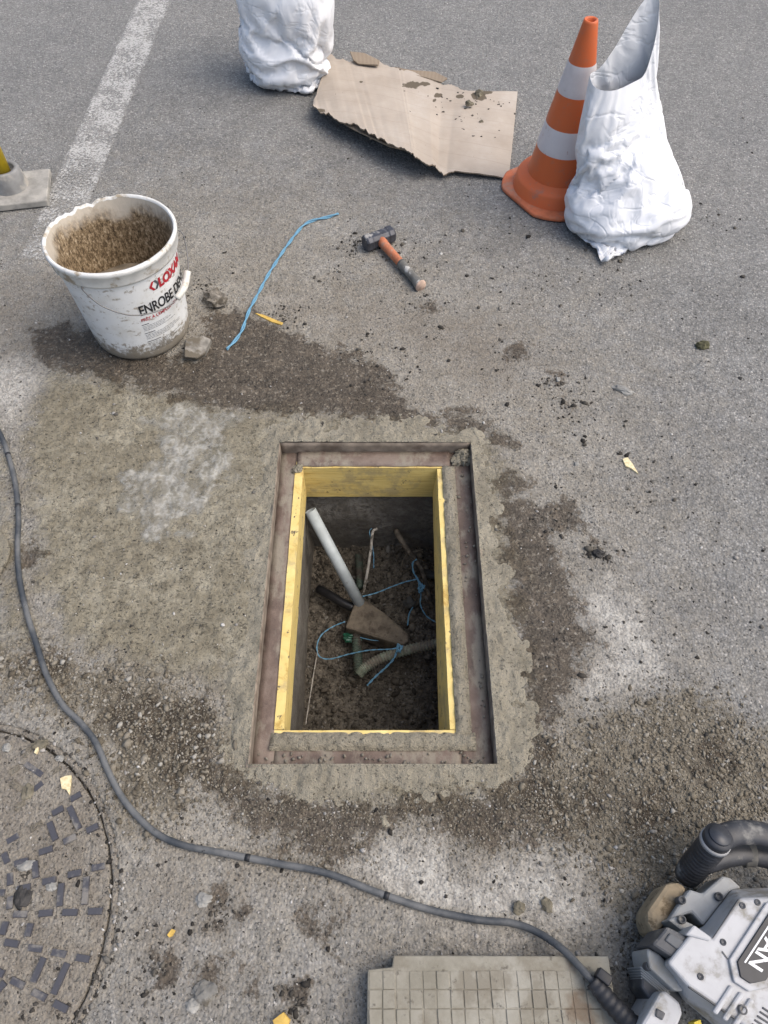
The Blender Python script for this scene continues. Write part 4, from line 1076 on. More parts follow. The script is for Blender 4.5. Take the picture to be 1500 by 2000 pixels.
INK = simple('black_print', (.018, .018, .02), .5, .4, .3, 90, 0, (.5, .49, .46), 55, (.66, .72))
RED = simple('red_print', (.36, .018, .028), .5, .4, .3, 90, 0, (.55, .5, .47), 55, (.66, .72))
GREY = simple('grey_print', (.07, .075, .085), .5, .4, .3, 60)
ta = cam_a - R(2)
bmobj('print_title', wrap(text_mesh('ENROBE DENSE', .047, .0009), ta + R(3), .166, .64, .95), INK, bk)
bmobj('print_maker', wrap(text_mesh('LOXAM', .040, .0022), ta + R(31), .226, .85, .95), RED, bk)
def logo(pts, a0, z0):
    me = bpy.data.meshes.new('l'); me.from_pydata([(x, y, 0) for x, y in pts], [], [tuple(range(len(pts)))]); return wrap(me, a0, z0)
arrow = [(.0, .016), (.010, .030), (.017, .030), (.008, .016), (.017, .002), (.010, .002)]
bmobj('print_emblem', logo(arrow, ta + R(20), .224), RED, bk)
bmobj('print_emblem', logo([(.032 - x, y) for x, y in arrow][::-1], ta + R(20), .224), GREY, bk)
bmobj('print_line', wrap(text_mesh("PRÊT À L'EMPLOI - FACILE À UTILISER", .0135, .0002), ta + R(2), .145, .95, 1.0), RED, bk)
rt = random.Random(3)
bm = bmesh.new()
def bar_bm(a0, a1_, z, h):
    k = max(2, int((a1_ - a0) / .05)); prev = None
    for i in range(k + 1):
        a = a0 + (a1_ - a0) * i / k
        pr = []
        for zz_ in (z, z + h):
            r, z2 = wobb(br(zz_) + .001, zz_, a); pr.append(bm.verts.new((math.cos(a) * r, math.sin(a) * r, z2)))
        if prev: bm.faces.new((prev[0], pr[0], pr[1], prev[1]))
        prev = pr
z = .132
for blk, rows in enumerate((4, 4, 7)):
    bar_bm(ta + R(1), ta + R(9 + 4 * blk), z, .0022); z -= .0058
    for k in range(rows):
        a = ta + R(1.5)
        end = ta + R(rt.uniform(26, 48))
        while a < end:
            wdt = R(rt.uniform(1.2, 4.5)); bar_bm(a, min(a + wdt, end), z, .0012); a += wdt + R(.7)
        z -= .0048
    z -= .006
bmobj('print_paragraph', bm, GREY, bk)

# ================================================================== POLE IN BASE (left)
RUB = simple('grey_base', (.26, .25, .225), .85, .3, .25, 30, .6, (.36, .34, .30), 10, (.45, .65))
b0, b1, b2 = at(91, 391, .026), at(72, 331, .026), at(0, 401, .026)
b0.z = b1.z = b2.z = 0
ex = (b0 - b2).normalized(); ey = V(-ex.y, ex.x, 0)
post = empty('marker_post', at(23, 372), 'yellow post standing in a grey socket on a flat square base', 'post')
bl = .30; bw = abs((b1 - b0).dot(ey)) ; cbase = b0 - ex * bl / 2 + ey * bw / 2
def pp(o): o.parent = post; o.matrix_parent_inverse = Matrix.Translation(post.location).inverted(); return o
cs = cbase
crn = [cs + ex * sx_ * bl / 2 + ey * sy_ * bw / 2 for sx_, sy_ in ((-1, -1), (1, -1), (1, 1), (-1, 1))]
pp(bmobj('base_plate', prism_bm([p + V(0, 0, .026) for p in crn], .003, None, .004, 2), RUB))
sc_ = at(20, 362, .026)
bm = bmesh.new(); add_lathe(bm, [(.060, .025), (.058, .035), (.054, .06), (.050, .085), (.048, .088), (.036, .088), (.034, .082), (.034, .070), (.001, .070)], 40, (sc_.x, sc_.y, 0))
pp(bmobj('socket', bm, simple('socket_grey', (.20, .20, .195), .7, .35, .2, 30, .3, (.33, .31, .27), 12, (.5, .65)), None, True))
bm = bmesh.new(); add_tube(bm, [V(sc_.x, sc_.y, .065), V(sc_.x, sc_.y, .5), V(sc_.x - .004, sc_.y, 1.0)], .022, 24)
pp(bmobj('pole', bm, simple('yellow_paint', (.66, .47, .025), .45, .4, .12, 50, .1, (.36, .27, .06), 40, (.6, .7)), None, True))

# ================================================================== CLUB HAMMER
h0, h1_ = at(744, 470, .035), at(821, 559, .014)
hm = empty('club_hammer', at(742, 480), 'club hammer with dark steel head and worn orange and grey handle', 'hammer')
def hpart(o): o.parent = hm; o.matrix_parent_inverse = Matrix.Translation(hm.location).inverted(); return o
ax = (h1_ - h0).normalized()
hc = at(740, 466, .026)
hx = (at(769, 450, .026) - at(711, 472, .026)); hx.z = 0; hl = hx.length * .96; hx.normalize()
hy = V(-hx.y, hx.x, 0)
bm = bmesh.new()
prof = []
for u, k in ((-.5, .82), (-.44, 1), (-.30, 1), (-.26, .92), (.26, .92), (.30, 1), (.44, 1), (.5, .82)):
    ring = []
    for cx_, cz_ in ((.55, 1), (1, .55), (1, -.55), (.55, -1), (-.55, -1), (-1, -.55), (-1, .55), (-.55, 1)):
        ring.append(bm.verts.new(V(hc.x, hc.y, .0265) + hx * hl * u + hy * cx_ * .0235 * k + V(0, 0, cz_ * .0235 * k)))
    prof.append(ring)
for i in range(7):
    for k in range(8): bm.faces.new((prof[i][k], prof[i][(k + 1) % 8], prof[i + 1][(k + 1) % 8], prof[i + 1][k]))
bm.faces.new(prof[0][::-1]); bm.faces.new(prof[-1])
bmesh.ops.bevel(bm, geom=bm.edges[:], offset=.001, segments=1, affect='EDGES')
hpart(bmobj('head', bm, simple('hammer_steel', (.055, .057, .066), .45, .5, .35, 40, .35, (.33, .32, .30), 30, (.54, .64), .3)))
hs = V(hc.x, hc.y, .0265); he = V(h1_.x, h1_.y, .017)
dx = (he - hs)
path = [hs + dx * t for t in np.linspace(.02, .56, 10)]
hpart(tube('upper_handle', path, lambda t: .0125 + .0035 * (1 - t) ** 3, simple('handle_orange', (.44, .155, .075), .6, .35, .25, 40, .2, (.32, .22, .16), 25, (.5, .65)), None, 18, True, 1.15))
path = [hs + dx * t for t in np.linspace(.545, 1, 12)]
hpart(tube('grip_handle', path, lambda t: .0145 - .0015 * math.sin(t * 3.14) + .0035 * max(0, t - .75) * 4, simple('handle_grey', (.15, .145, .13), .75, .3, .3, 40, .3, (.42, .41, .38), 18, (.55, .62)), None, 18, True, 1.15))
ed = dx.normalized()
hpart(tube('butt', [he - ed * .001, he + ed * .004], .0172, simple('butt_pink', (.45, .33, .26), .8, .3, .25, 60), None, 18, True, 1.15))

# ================================================================== BLUE TWINE PIECE ON ROAD
m = M('blue_twine', .6, .35)
m.col(m.mix(m.noise(150, 3), (.075, .19, .29), (.16, .34, .46))); TW = m.m
def twine(name, pxs, r, label=None, z=.006, zf=None, mat=None, parent=None, strands=2, gap=.6, cat='twine', group=None, tw=70):
    pts_ = [at(p[0], p[1], p[2] if len(p) > 2 else z) for p in pxs]
    path = smooth_path(pts_, 9)
    bm = bmesh.new(); L_ = 0; acc = [0]
    for i in range(1, len(path)): acc.append(acc[-1] + (path[i] - path[i - 1]).length)
    for s_ in range(strands):
        q = []
        for i, p in enumerate(path):
            t = (path[min(i + 1, len(path) - 1)] - path[max(i - 1, 0)]).normalized(); a = t.cross(V(0, 0, 1)).normalized() if abs(t.z) < .95 else V(1, 0, 0); b_ = t.cross(a)
            ph = acc[i] * tw + 2 * math.pi * s_ / strands
            k = r * gap if strands > 1 else 0
            q.append(p + a * math.cos(ph) * k + b_ * math.sin(ph) * k)
        add_tube(bm, q, r * (.62 if strands > 1 else 1), 6)
    o = bmobj(name, bm, mat or TW, parent, True)
    return tagp(o, label, cat, group) if label else o
twine('twine_piece', [(661, 417), (640, 424), (617, 429), (592, 441), (562, 478), (536, 517), (522, 540), (505, 572), (487, 606), (474, 642), (462, 662), (443, 682)], .0042, 'loose length of blue twine on the road between bucket and hammer', .006, tw=55)

# ================================================================== CABLE
m = M('rubber_cable', .6, .4)
n = m.noise(9, 6, .65); nf = m.noise(80, 4, .7)
c_ = m.mix(m.step(n, .36, .64), (.034, .040, .047), (.125, .127, .125))
c_ = m.mix(m.step(nf, .62, .70), c_, (.02, .02, .02))
m.col(c_); m.nrm(m.bump(nf, .3, .001)); CAB = m.m
cpx = [(-900, 560), (-600, 600), (-350, 590), (-180, 640), (-60, 740), (-25, 800), (3, 853), (18, 895), (31, 950), (36, 1010), (34, 1070), (38, 1130), (52, 1195), (72, 1260), (92, 1320), (122, 1376), (158, 1412), (188, 1452), (214, 1512), (246, 1568), (298, 1622), (355, 1650), (440, 1667), (540, 1686), (640, 1706), (740, 1744), (840, 1777), (930, 1796), (1000, 1803), (1052, 1822), (1102, 1857), (1140, 1897)]
def slab_z(px, py): return .052 if px > 1080 and py > 1850 else .0095
cz_pts = [at(x, y, .0095 if x < 1020 else (.022 if x < 1080 else (.045 if x < 1120 else .062))) for x, y in cpx]
eb = at(1165, 1925, .066)
cable = empty('power_cable', cz_pts[10], 'dusty dark rubber power cable snaking from the left edge to the breaker', 'cable')
def kp(o): o.parent = cable; o.matrix_parent_inverse = Matrix.Translation(cable.location).inverted(); return o
kp(tube('cord', smooth_path(cz_pts + [eb], 10), .0063, CAB, None, 14))
BRUB = simple('black_rubber', (.020, .021, .024), .55, .4, .4, 50, .2, (.16, .15, .14), 25, (.6, .75))
bt = [at(1158, 1915, .066), at(1190, 1955, .070), at(1225, 1992, .074), at(1262, 2030, .080)]
bm = bmesh.new(); add_tube(bm, smooth_path(bt, 12), lambda t: .0135 + .004 * t + .0009 * math.sin(t * 60), 16)
kp(bmobj('strain_boot', bm, BRUB, None, True))
p = at(1168, 1916, .078); 
bm = box_bm(-.012, .012, -.008, .008, -.010, .012, .002); bm.transform(Matrix.Translation(at(1178, 1908, .072)) @ Matrix.Rotation(R(-38), 4, 'Z'))
kp(bmobj('boot_lug', bm, BRUB, None, True))
# black tape marks
for k in [(14, 890), (33, 990), (486, 1676), (762, 1752)]:
    c = at(*k, .0095)
    d_ = [i for i in range(len(cpx) - 1)]
    j = min(range(len(cz_pts)), key=lambda i: (cz_pts[i] - c).length); t = (cz_pts[min(j + 1, len(cz_pts) - 1)] - cz_pts[j - 1]).normalized()
    path_ = smooth_path(cz_pts + [eb], 10); i0 = min(range(len(path_)), key=lambda i: (path_[i] - c).length)
    kp(tube('tape_mark', path_[max(0, i0 - 1):i0 + 1], .0067, BRUB, None, 14))

# ================================================================== CONCRETE SLAB
m = M('slab_concrete', .9, .25)
n = m.noise(8, 6, .7); nf = m.noise(60, 5, .7)
c_ = m.ramp(n, [(.3, (.155, .142, .108)), (.5, (.235, .22, .178)), (.7, (.30, .287, .245))])
c_ = m.mix(m.step(m.noise(5, 5, .7), .62, .72), c_, (.16, .125, .09))
c_ = m.mix(m.math('MULTIPLY', m.step(m.noise(13, 5, .7), .48, .64), .7), c_, (.16, .142, .108))
m.col(m.mix(m.math('MULTIPLY', m.step(nf, .58, .70), .75), c_, (.07, .062, .05)))
m.nrm(m.bump(nf, .6, .002)); SLABM = m.m
ST = .045
s_tl, s_tr, s_br = at(712, 1866, ST), at(1189, 1862, ST), at(1203, 1935, ST)
slab = empty('paving_slab', V(s_tl.x, s_tl.y, 0), 'pale concrete paving slab with a square grid pattern and broken corner', 'slab')
def sp_(o): o.parent = slab; o.matrix_parent_inverse = Matrix.Translation(slab.location).inverted(); return o
sx0, sx1, sy1 = at(716, 1900, ST).x, s_tr.x, s_tl.y; sy0 = sy1 - .40
brk = at(770, 1890, ST)
bm = prism_bm([V(sx0, sy0, ST), V(sx1, sy0, ST), V(sx1, sy1, ST), V(brk.x, sy1 - .001, ST), V(brk.x - .003, brk.y, ST), V(sx0 + .002, brk.y - .002, ST)], .006, None, .0025, 2)
for v in bm.verts: v.co.x += .0012 * math.sin(v.co.y * 90); v.co.y += .001 * math.sin(v.co.x * 80)
sp_(bmobj('slab_body', bm, SLABM))
ncol, nrow = 17, 13
px0 = sx0 + .004; pw = (sx1 - .025 - px0) / ncol; ph = .0265
bmq = box_bm(-.5, .5, -.5, .5, -.004, .0028)
rs = random.Random(8)
for r_ in range(nrow):
    for c in range(ncol):
        x = px0 + (c + .5) * pw; y = sy1 - .022 - (r_ + .5) * ph
        if y < sy0 + .012: continue
        if x - pw / 2 < brk.x and y + ph / 2 > brk.y - .004: continue
        w2, h2 = pw * .5 - .0009 - rs.uniform(0, .0006), ph * .5 - .0004 - rs.uniform(0, .0008)
        zt = ST + .0020 + rs.uniform(-.0016, .0008)
        bm = prism_bm([V(x - w2 + rs.uniform(0, .001), y - h2, zt), V(x + w2, y - h2 + rs.uniform(0, .001), zt), V(x + w2 - rs.uniform(0, .001), y + h2, zt), V(x - w2, y + h2, zt)], ST - .003, [V(x - w2 - .0006, y - h2 - .0006, 0), V(x + w2 + .0006, y - h2 - .0006, 0), V(x + w2 + .0006, y + h2 + .0006, 0), V(x - w2 - .0006, y + h2 + .0006, 0)])
        sp_(bmobj('square', bm, SLABM))

# ================================================================== SHOVEL TIP (left edge)
shv = [(-60, 1010), (-20, 1020), (2, 1036), (13, 1052), (19, 1072), (14, 1092), (0, 1116), (-25, 1150), (-70, 1180)]
tp = [at(x, y, .020) for x, y in shv]
sh = empty('shovel', at(-40, 1090), 'mortar-coated rounded blade poking in at the left edge beside the cable', 'tool')
SH = mortar_mat('mortar_on_steel', .95)
o = bmobj('blade', prism_bm(tp, .012, None, .002, 2), SH); o.parent = sh; o.matrix_parent_inverse = Matrix.Translation(sh.location).inverted()
o = tube('shaft', [at(-60, 1095, .03), at(-200, 1100, .05), at(-500, 1110, .06)], .016, simple('ash_wood', (.38, .28, .17), .7, .3, .25, 20), None, 12); o.parent = sh; o.matrix_parent_inverse = Matrix.Translation(sh.location).inverted()

# ================================================================== THINGS IN THE PIT
PVC = simple('grey_pvc', (.36, .40, .41), .5, .4, .12, 30, .1, (.10, .09, .075), 24, (.62, .68))
pa, pb = at(606, 997, -.17), at(703, 1180, -.385)
bm = bmesh.new()
d_ = (pb - pa).normalized(); s1 = d_.cross(V(0, 0, 1)).normalized(); s2 = d_.cross(s1)
rgs = []
for p, r in ((pa + d_ * .03, .0135), (pa, .0135), (pa, .0160), (pb, .0160)):
    rgs.append([bm.verts.new(p + s1 * math.cos(2 * math.pi * k / 24) * r + s2 * math.sin(2 * math.pi * k / 24) * r) for k in range(24)])
for i in range(3):
    for k in range(24): bm.faces.new((rgs[i][k], rgs[i][(k + 1) % 24], rgs[i + 1][(k + 1) % 24], rgs[i + 1][k]))
bm.faces.new(rgs[3]); bm.faces.new(rgs[0])
o = bmobj('grey_pipe', bm, PVC, None, True); tagp(o, 'straight pale grey plastic pipe leaning across the pit', 'pipe')
MUDB = simple('caked_mud', (.135, .112, .083), .9, .2, .3, 60, 1.0, (.075, .06, .045), 30, (.5, .62))
blk = [(692, 1178), (715, 1172), (752, 1197), (797, 1237), (798, 1252), (786, 1260), (730, 1243), (674, 1225)]
bzs = [-.375, -.375, -.37, -.36, -.36, -.362, -.372, -.38]
o = bmobj('mud_block', prism_bm([at(x, y, z) for (x, y), z in zip(blk, bzs)], -.43, None, .005, 2), MUDB); tagp(o, 'flat wedge shaped block caked in brown mud at the pipe end', 'block')
def ribbed(name, pxs, r, mat, label, cat='conduit', group='ribbed conduits in the pit', amp=.0016, pitch=.0075):
    path = smooth_path([at(*p) for p in pxs], 40)
    L_ = sum((path[i + 1] - path[i]).length for i in range(len(path) - 1))
    bm = bmesh.new(); add_tube(bm, path, lambda t: r + amp * math.sin(t * L_ / pitch * 2 * math.pi), 14)
    return tagp(bmobj(name, bm, mat, None, True), label, cat, group)
GRN = simple('conduit_green', (.21, .235, .175), .6, .35, .2, 40, .2, (.15, .13, .10), 18, (.45, .6))
GRD = simple('conduit_dark', (.055, .075, .055), .65, .3, .3, 40, .2, (.06, .05, .04), 18, (.45, .6))
ribbed('ribbed_conduit', [(880, 1250, -.345), (835, 1261, -.36), (790, 1271, -.375), (745, 1286, -.39), (712, 1305, -.40), (700, 1318, -.405)], .0135, GRN, 'thick grey green ribbed conduit sloping in from the right board')
ribbed('ribbed_conduit', [(697, 1235, -.41), (697, 1265, -.405), (699, 1290, -.405), (700, 1318, -.41)], .0125, GRD, 'short dark green ribbed conduit pointing at the near end of the pit')
ribbed('ribbed_conduit', [(701, 1085, -.43), (702, 1110, -.425), (703, 1150, -.42)], .0105, GRD, 'dark ribbed conduit partly hidden behind the grey pipe')
o = link('plastic_scrap', rock_mesh('plastic_scrap', 61, (.028, .014, .010), 3, .5), simple('green_film', (.012, .085, .045), .35, .5, .4, 60)); o.location = at(688, 1243, -.415); tagp(o, 'dark green plastic scrap beside the muddy block', 'plastic')
tube('black_pipe', smooth_path([at(622, 1150, -.415), at(645, 1163, -.40), at(668, 1177, -.395), at(690, 1187, -.395)], 8), .013, simple('black_pvc', (.012, .012, .013), .35, .5, .4, 30, .2, (.5, .5, .48), 60, (.69, .72)), None, 16)
tagp(bpy.data.objects['black_pipe'], 'short black pipe with white flecks left of the muddy block', 'pipe')
WHC = simple('white_sheath', (.40, .37, .32), .6, .35, .25, 50, .1, (.10, .085, .065), 40, (.5, .62))
tagp(tube('white_cable', smooth_path([V(-.02, PY1 - .004, -.335)] + [at(728, 1040, -.33), at(724, 1075, -.35), at(718, 1115, -.38), at(709, 1160, -.41)], 8), .0042, WHC, None, 10), 'thin whitish cable coming out of the far pit wall', 'cable')
tagp(tube('muddy_cable', smooth_path([at(773, 1036, -.335), at(782, 1052, -.335), at(795, 1072, -.35), at(808, 1088, -.36), at(822, 1110, -.38), at(832, 1140, -.40), at(843, 1185, -.43)], 8), lambda t: .0085 - .003 * t, simple('muddy_sheath', (.15, .125, .095), .9, .25, .4, 50, .7, (.05, .042, .033), 30, (.45, .6)), None, 10), 'muddy brown cable hanging from the far wall at right', 'cable')
DRY = simple('dry_string', (.16, .135, .10), .9, .2, .3, 60)
tagp(tube('wire_strand', smooth_path([at(800, 1076, -.36), at(788, 1092, -.38), at(782, 1115, -.42)], 6), .0013, DRY, None, 6), 'thin brown strand drooping left of the muddy cable', 'strand')
tagp(tube('wire_strand', smooth_path([at(806, 1078, -.355), at(816, 1076, -.35), at(827, 1073, -.35)], 6), .0012, DRY, None, 6), 'thin brown strand sticking out right of the muddy cable', 'strand')
# blue strings
def bstring(pxs, label, r=.0017, strands=2): return twine('blue_string', pxs, r, label, strands=strands, cat='string', group='blue strings in the pit', tw=160)
bstring([(726, 1032, -.33), (722, 1040, -.335), (729, 1078, -.36), (730, 1110, -.39)], 'blue string alongside the whitish cable', .0015)
bstring([(708, 1165, -.365), (735, 1158, -.37), (765, 1146, -.37), (790, 1137, -.37), (815, 1131, -.37)], 'blue string stretched from the grey pipe to the tangle')
bstring([(814, 1092, -.35), (806, 1100, -.355), (808, 1118, -.365), (816, 1131, -.37), (822, 1142, -.375), (826, 1155, -.38)], 'blue string loop tied round the muddy cable', .0022)
bstring([(816, 1131, -.37), (822, 1160, -.385), (821, 1180, -.39), (832, 1202, -.39), (852, 1216, -.385)], 'blue string hanging from the tangle to the right board')
bstring([(674, 1214, -.385), (650, 1224, -.395), (628, 1240, -.40), (619, 1262, -.405), (624, 1282, -.41), (645, 1287, -.41), (680, 1278, -.395), (720, 1270, -.375), (760, 1268, -.36), (778, 1265, -.355)], 'blue string looping from the muddy block to the thick conduit')
bstring([(776, 1266, -.355), (770, 1285, -.37), (752, 1305, -.39), (735, 1320, -.40), (717, 1339, -.405)], 'loose blue string end below the thick conduit', .0026)
bstring([(700, 1244, -.40), (725, 1250, -.395), (740, 1251, -.39)], 'short blue string under the muddy block', .0015, 1)
bstring([(796, 1222, -.40), (799, 1200, -.40), (806, 1186, -.41)], 'short upright blue string right of the muddy block', .0018, 1)
tagp(twine('pale_cord', [(622, 1262, -.425), (612, 1320, -.43), (604, 1370, -.43), (597, 1415, -.425)], .0014, None, strands=1, mat=WHC), 'thin pale cord on the soil along the left pit wall', 'cord')
# knots
for (px, py, z), r, lab in [((780, 1266, -.352), .009, 'blue string knot tied round the thick conduit'), ((822, 1148, -.372), .011, 'tangled blue string knot hanging on the muddy cable')]:
    rk = random.Random(int(px)); c = at(px, py, z); pts_ = []
    for k in range(16):
        a = k * 2.4; pts_.append(c + V(math.cos(a) * r * rk.uniform(.5, 1.1), math.sin(a) * r * rk.uniform(.6, 1.5), math.sin(a * 1.7) * r * .8))
    tagp(tube('string_knot', smooth_path(pts_, 5), .0018, TW, None, 6), lab, 'knot')
for px, py, s_, lab, sd in [(800, 1178, (.020, .018, .016), 'angular dark stone right of the pipe on the pit floor', 71), (838, 1120, (.026, .014, .012), 'grey broken ledge piece against the right pit wall', 72)]:
    o = link('stone', rock_mesh('stone', sd, s_, 2, .45), simple('pit_stone', (.06, .058, .052), .9, .25, .4, 40, .6)); o.location = at(px, py, -.415); tagp(o, lab, 'stone')

# ================================================================== DEMOLITION BREAKER
def h7(zx, zy, z): return at(1200 + zx / 4.763, 1580 + zy / 4.763, z)
LG = simple('light_plastic', (.37, .375, .382), .45, .45, .06, 30, .1, (.22, .205, .17), 17, (.50, .68))
MG = simple('mid_plastic', (.27, .28, .282), .5, .4, .08, 30, .1, (.26, .24, .20), 10, (.5, .7))
DG = simple('dark_plastic', (.060, .063, .068), .55, .4, .2, 40, .2, (.20, .19, .17), 22, (.52, .68))
TAN = simple('worn_foot', (.27, .215, .14), .75, .3, .25, 25, .5, (.12, .09, .055), 22, (.54, .64))
BKM = simple('handle_rubber', (.026, .028, .033), .5, .45, .3, 40, .15, (.19, .185, .17), 14, (.56, .68))
dh = empty('demolition_breaker', h7(1300, 1700, 0), 'light grey electric demolition breaker with black handle and badge, lower right corner', 'power tool')
def dp(o, par=None):
    o.parent = par or dh
    o.matrix_parent_inverse = Matrix.Translation(dh.location).inverted()
    return o
def loft(name, bot, z0, top_, z1, mat, bev=.004):
    b_ = [h7(x, y, z0) for x, y in bot]; t_ = [h7(x, y, z1) for x, y in top_]
    return dp(bmobj(name, prism_bm(t_, z0, b_, bev, 3), mat))
def slab_(name, pl, z0, z1, mat, bev=.003, par=None):
    t_ = [h7(x, y, z1) for x, y in pl]
    o = bmobj(name, prism_bm(t_, z0, None, bev, 2), mat)
    return dp(o) if par is None else subp(o, par)
def subp(o, par):
    o.parent = par; return o
hb = [(820, 1090), (1085, 745), (1500, 730), (2050, 800), (2300, 1500), (2100, 2500), (1500, 2600), (1000, 2080), (640, 1780), (420, 1440), (640, 1190)]
ht = [(905, 1200), (1160, 835), (1480, 820), (1930, 890), (2150, 1500), (1980, 2300), (1500, 2350), (1175, 1985), (690, 1655), (490, 1432), (700, 1165)]
loft('lower_housing', [(x * .97 + 40, y * .97 + 40) for x, y in hb], .012, hb, .095, MG)
hsg = loft('upper_housing', hb, .0955, ht, .165, LG, .005)
# raised frame and badge
el = np.array([235., -360.]); el /= np.hypot(*el); ep = np.array([360., 235.]); ep /= np.hypot(*ep)
B0 = np.array([1145., 1420.])
def bd_(u, v): p = B0 + el * u + ep * v; return (p[0], p[1])
def octo(u0, u1, v0, v1, c): return [bd_(u0, v0 + c), bd_(u0 + c, v0), bd_(u1 - c, v0), bd_(u1, v0 + c), bd_(u1, v1 - c), bd_(u1 - c, v1), bd_(u0 + c, v1), bd_(u0, v1 - c)]
slab_('badge_frame', octo(-175, 760, -75, 395, 150), .160, .1705, LG, .002)
bdg = slab_('badge', octo(-105, 690, 0, 320, 105), .168, .1735, simple('badge_black', (.020, .021, .024), .45, .4, .3, 30, 0, (.10, .10, .10), 30, (.64, .72)), .001)
WPR = simple('white_print', (.72, .72, .72), .5, .4, .1, 60, 0, (.35, .35, .35), 50, (.66, .72))
me = text_mesh('TITAN', 1.0, .018)
bm = bmesh.new(); bm.from_mesh(me)
xs_ = [v.co.x for v in bm.verts]; w_t = max(xs_); hcap = max(v.co.y for v in bm.verts)
for v in bm.verts:
    u = 640 - v.co.x / w_t * 600; vv_ = 95 + v.co.y / hcap * 150
    q = h7(*bd_(u, vv_), .1742); v.co = q
dpt = bmobj('badge_text', bm, WPR); subp(dpt, bdg)
o = slab_('badge_line', [bd_(30, 55), bd_(650, 55), bd_(650, 72), bd_(30, 72)], .172, .1742, WPR, 0, bdg)
for k in range(3):
    u = -230 - 0 * k
    slab_('cooling_rib', [bd_(-520 + k * 0, 60 + k * 110), bd_(-215, 60 + k * 110), bd_(-215, 120 + k * 110), bd_(-520, 120 + k * 110)], .160, .1695, LG, .003)
for k in range(5):
    slab_('vent_slot', [bd_(-420 + k * 45, 430), bd_(-400 + k * 45, 430), bd_(-400 + k * 45, 620), bd_(-420 + k * 45, 620)], .160, .1665, DG, .001)
slab_('brush_cover', [(490, 1090), (640, 1165), (730, 1215), (775, 1335), (700, 1455), (560, 1400), (345, 1260), (420, 1175)], .06, .158, DG, .004)
slab_('brush_cover_insert', [(520, 1150), (690, 1260), (640, 1350), (470, 1220)], .15, .161, simple('cover_insert', (.085, .09, .095), .6, .35, .2, 40, .2), .002)
slab_('shoulder', [(740, 1075), (910, 1195), (890, 1235), (660, 1170)], .10, .168, LG, .003)
slab_('foot_pad', [(300, 950), (480, 690), (600, 672), (690, 735), (640, 830), (470, 1085), (370, 1190), (310, 1060)], .008, .085, TAN, .010)
slab_('gear_cover', [(640, 830), (700, 745), (820, 785), (1005, 620), (1085, 640), (1190, 735), (1085, 760), (830, 1090), (720, 965), (500, 1040)], .02, .10, MG, .004)
slab_('lug', [(500, 1032), (570, 998), (745, 1078), (672, 1172), (590, 1102)], .05, .125, MG, .003)
slab_('end_plate', [(310, 1290), (420, 1350), (650, 1590), (640, 1700), (560, 1690), (330, 1480), (300, 1330)], .04, .13, MG, .004)
for k in range(7):
    o_ = k * 26
    slab_('cooling_fin', [(235 + o_ * .1, 1470 + o_), (250, 1462 + o_), (520 + o_ * .2, 1690 + o_), (500 + o_ * .2, 1700 + o_)], .02, .10 - .004 * k, MG, .001)
slab_('motor_core', [(255, 1500), (340, 1440), (640, 1720), (620, 1900), (420, 1900), (250, 1660)], .008, .085, DG, .004)
slab_('cable_housing', [(425, 1700), (480, 1690), (610, 1800), (640, 1900), (560, 2100), (420, 2300), (200, 2260), (250, 2000), (340, 1850)], .01, .120, LG, .006)
slab_('switch_lock', [(395, 1850), (480, 1900), (450, 1970), (385, 1930)], .11, .1235, DG, .002)
slab_('warning_sticker', [(740, 1985), (800, 1960), (830, 2060), (760, 2090)], .10, .1255, simple('sticker_yellow', (.55, .42, .03), .5, .4, .1, 40), 0)
for zx, zy, z in [(625, 1030, .128), (970, 815, .104), (625, 848, .102), (325, 1462, .118), (1190, 1868, .1665)]:
    c = h7(zx, zy, z); bm = bmesh.new(); add_lathe(bm, [(.0068, -.015), (.0068, .003), (.0045, .0045), (.0042, .001), (.0005, .001)], 12, (c.x, c.y, c.z)); dp(bmobj('screw', bm, DG, None, True))
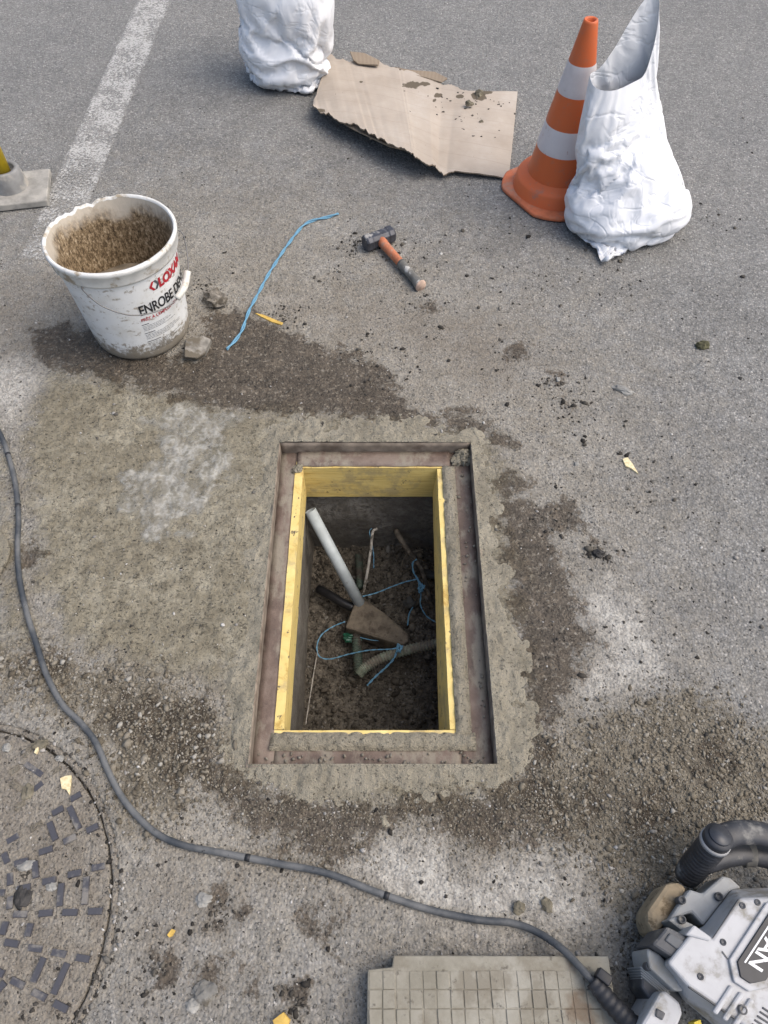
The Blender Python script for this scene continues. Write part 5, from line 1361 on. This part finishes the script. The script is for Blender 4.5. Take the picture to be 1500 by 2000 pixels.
for pl in ([(912, 1206), (920, 1196), (1166, 842), (1158, 838)], [(696, 1662), (704, 1652), (1180, 1978), (1172, 1988)], [(1000, 1330), (1008, 1322), (1060, 1395), (1052, 1402)]):
    slab_('seam', pl, .160, .1662, DG, 0)
for zx, zy in [(800, 1560), (1190, 900), (1010, 1240), (1330, 870)]:
    c = h7(zx, zy, .1645); bm = bmesh.new(); add_lathe(bm, [(.0050, -.006), (.0050, .0015), (.0038, .0025), (.0030, .0008), (.0004, .0008)], 12, (c.x, c.y, c.z)); dp(bmobj('screw', bm, DG, None, True))
# handle
g0, g1 = h7(700, 590, .055), h7(930, 310, .150)
gd = (g1 - g0).normalized()
grip = dp(tube('handle_grip', [g0 - gd * .012] + [g0 + (g1 - g0) * t for t in np.linspace(0, 1, 40)], lambda t: (.0235 + .0010 * math.sin(t * 75)) * (.93 if t < .08 else 1), BKM, None, 26))
subp(tube('grip_ring', [g1 - gd * .002, g1 + gd * .006], .0252, simple('ring_grey', (.28, .28, .28), .5, .4, .1, 40), None, 28), grip)
subp(tube('end_collar', [g1 + gd * .0055, g1 + gd * .020], .0235, BKM, None, 28), grip)
subp(tube('end_cap', [g1 + gd * .019, g1 + gd * .024], lambda t: .0185 - .001 * t, simple('cap_black', (.035, .038, .045), .4, .45, .2, 40, .1, (.3, .3, .29), 60, (.64, .7)), None, 28), grip)
arm1 = [h7(960, 300, .135), h7(1080, 235, .135), h7(1230, 215, .13), h7(1430, 245, .125), h7(1700, 330, .12), h7(1900, 520, .11), h7(1980, 800, .10)]
dp(tube('handle_arm', smooth_path(arm1, 10), lambda t: .0205, BKM, None, 20, True, .62))
arm2 = [h7(830, 500, .095), h7(970, 455, .095), h7(1130, 420, .09), h7(1300, 425, .085), h7(1450, 460, .085), h7(1650, 560, .085), h7(1800, 760, .085)]
dp(tube('handle_arm', smooth_path(arm2, 10), lambda t: .019, BKM, None, 18, True, .8))
dp(tube('arm_sleeve', smooth_path([h7(1180, 428, .085), h7(1250, 422, .085), h7(1300, 428, .085)], 6), .0205, simple('sleeve_grey', (.085, .084, .078), .65, .3, .25, 30, .2, (.2, .18, .15), 15, (.5, .65)), None, 18, True, .8))
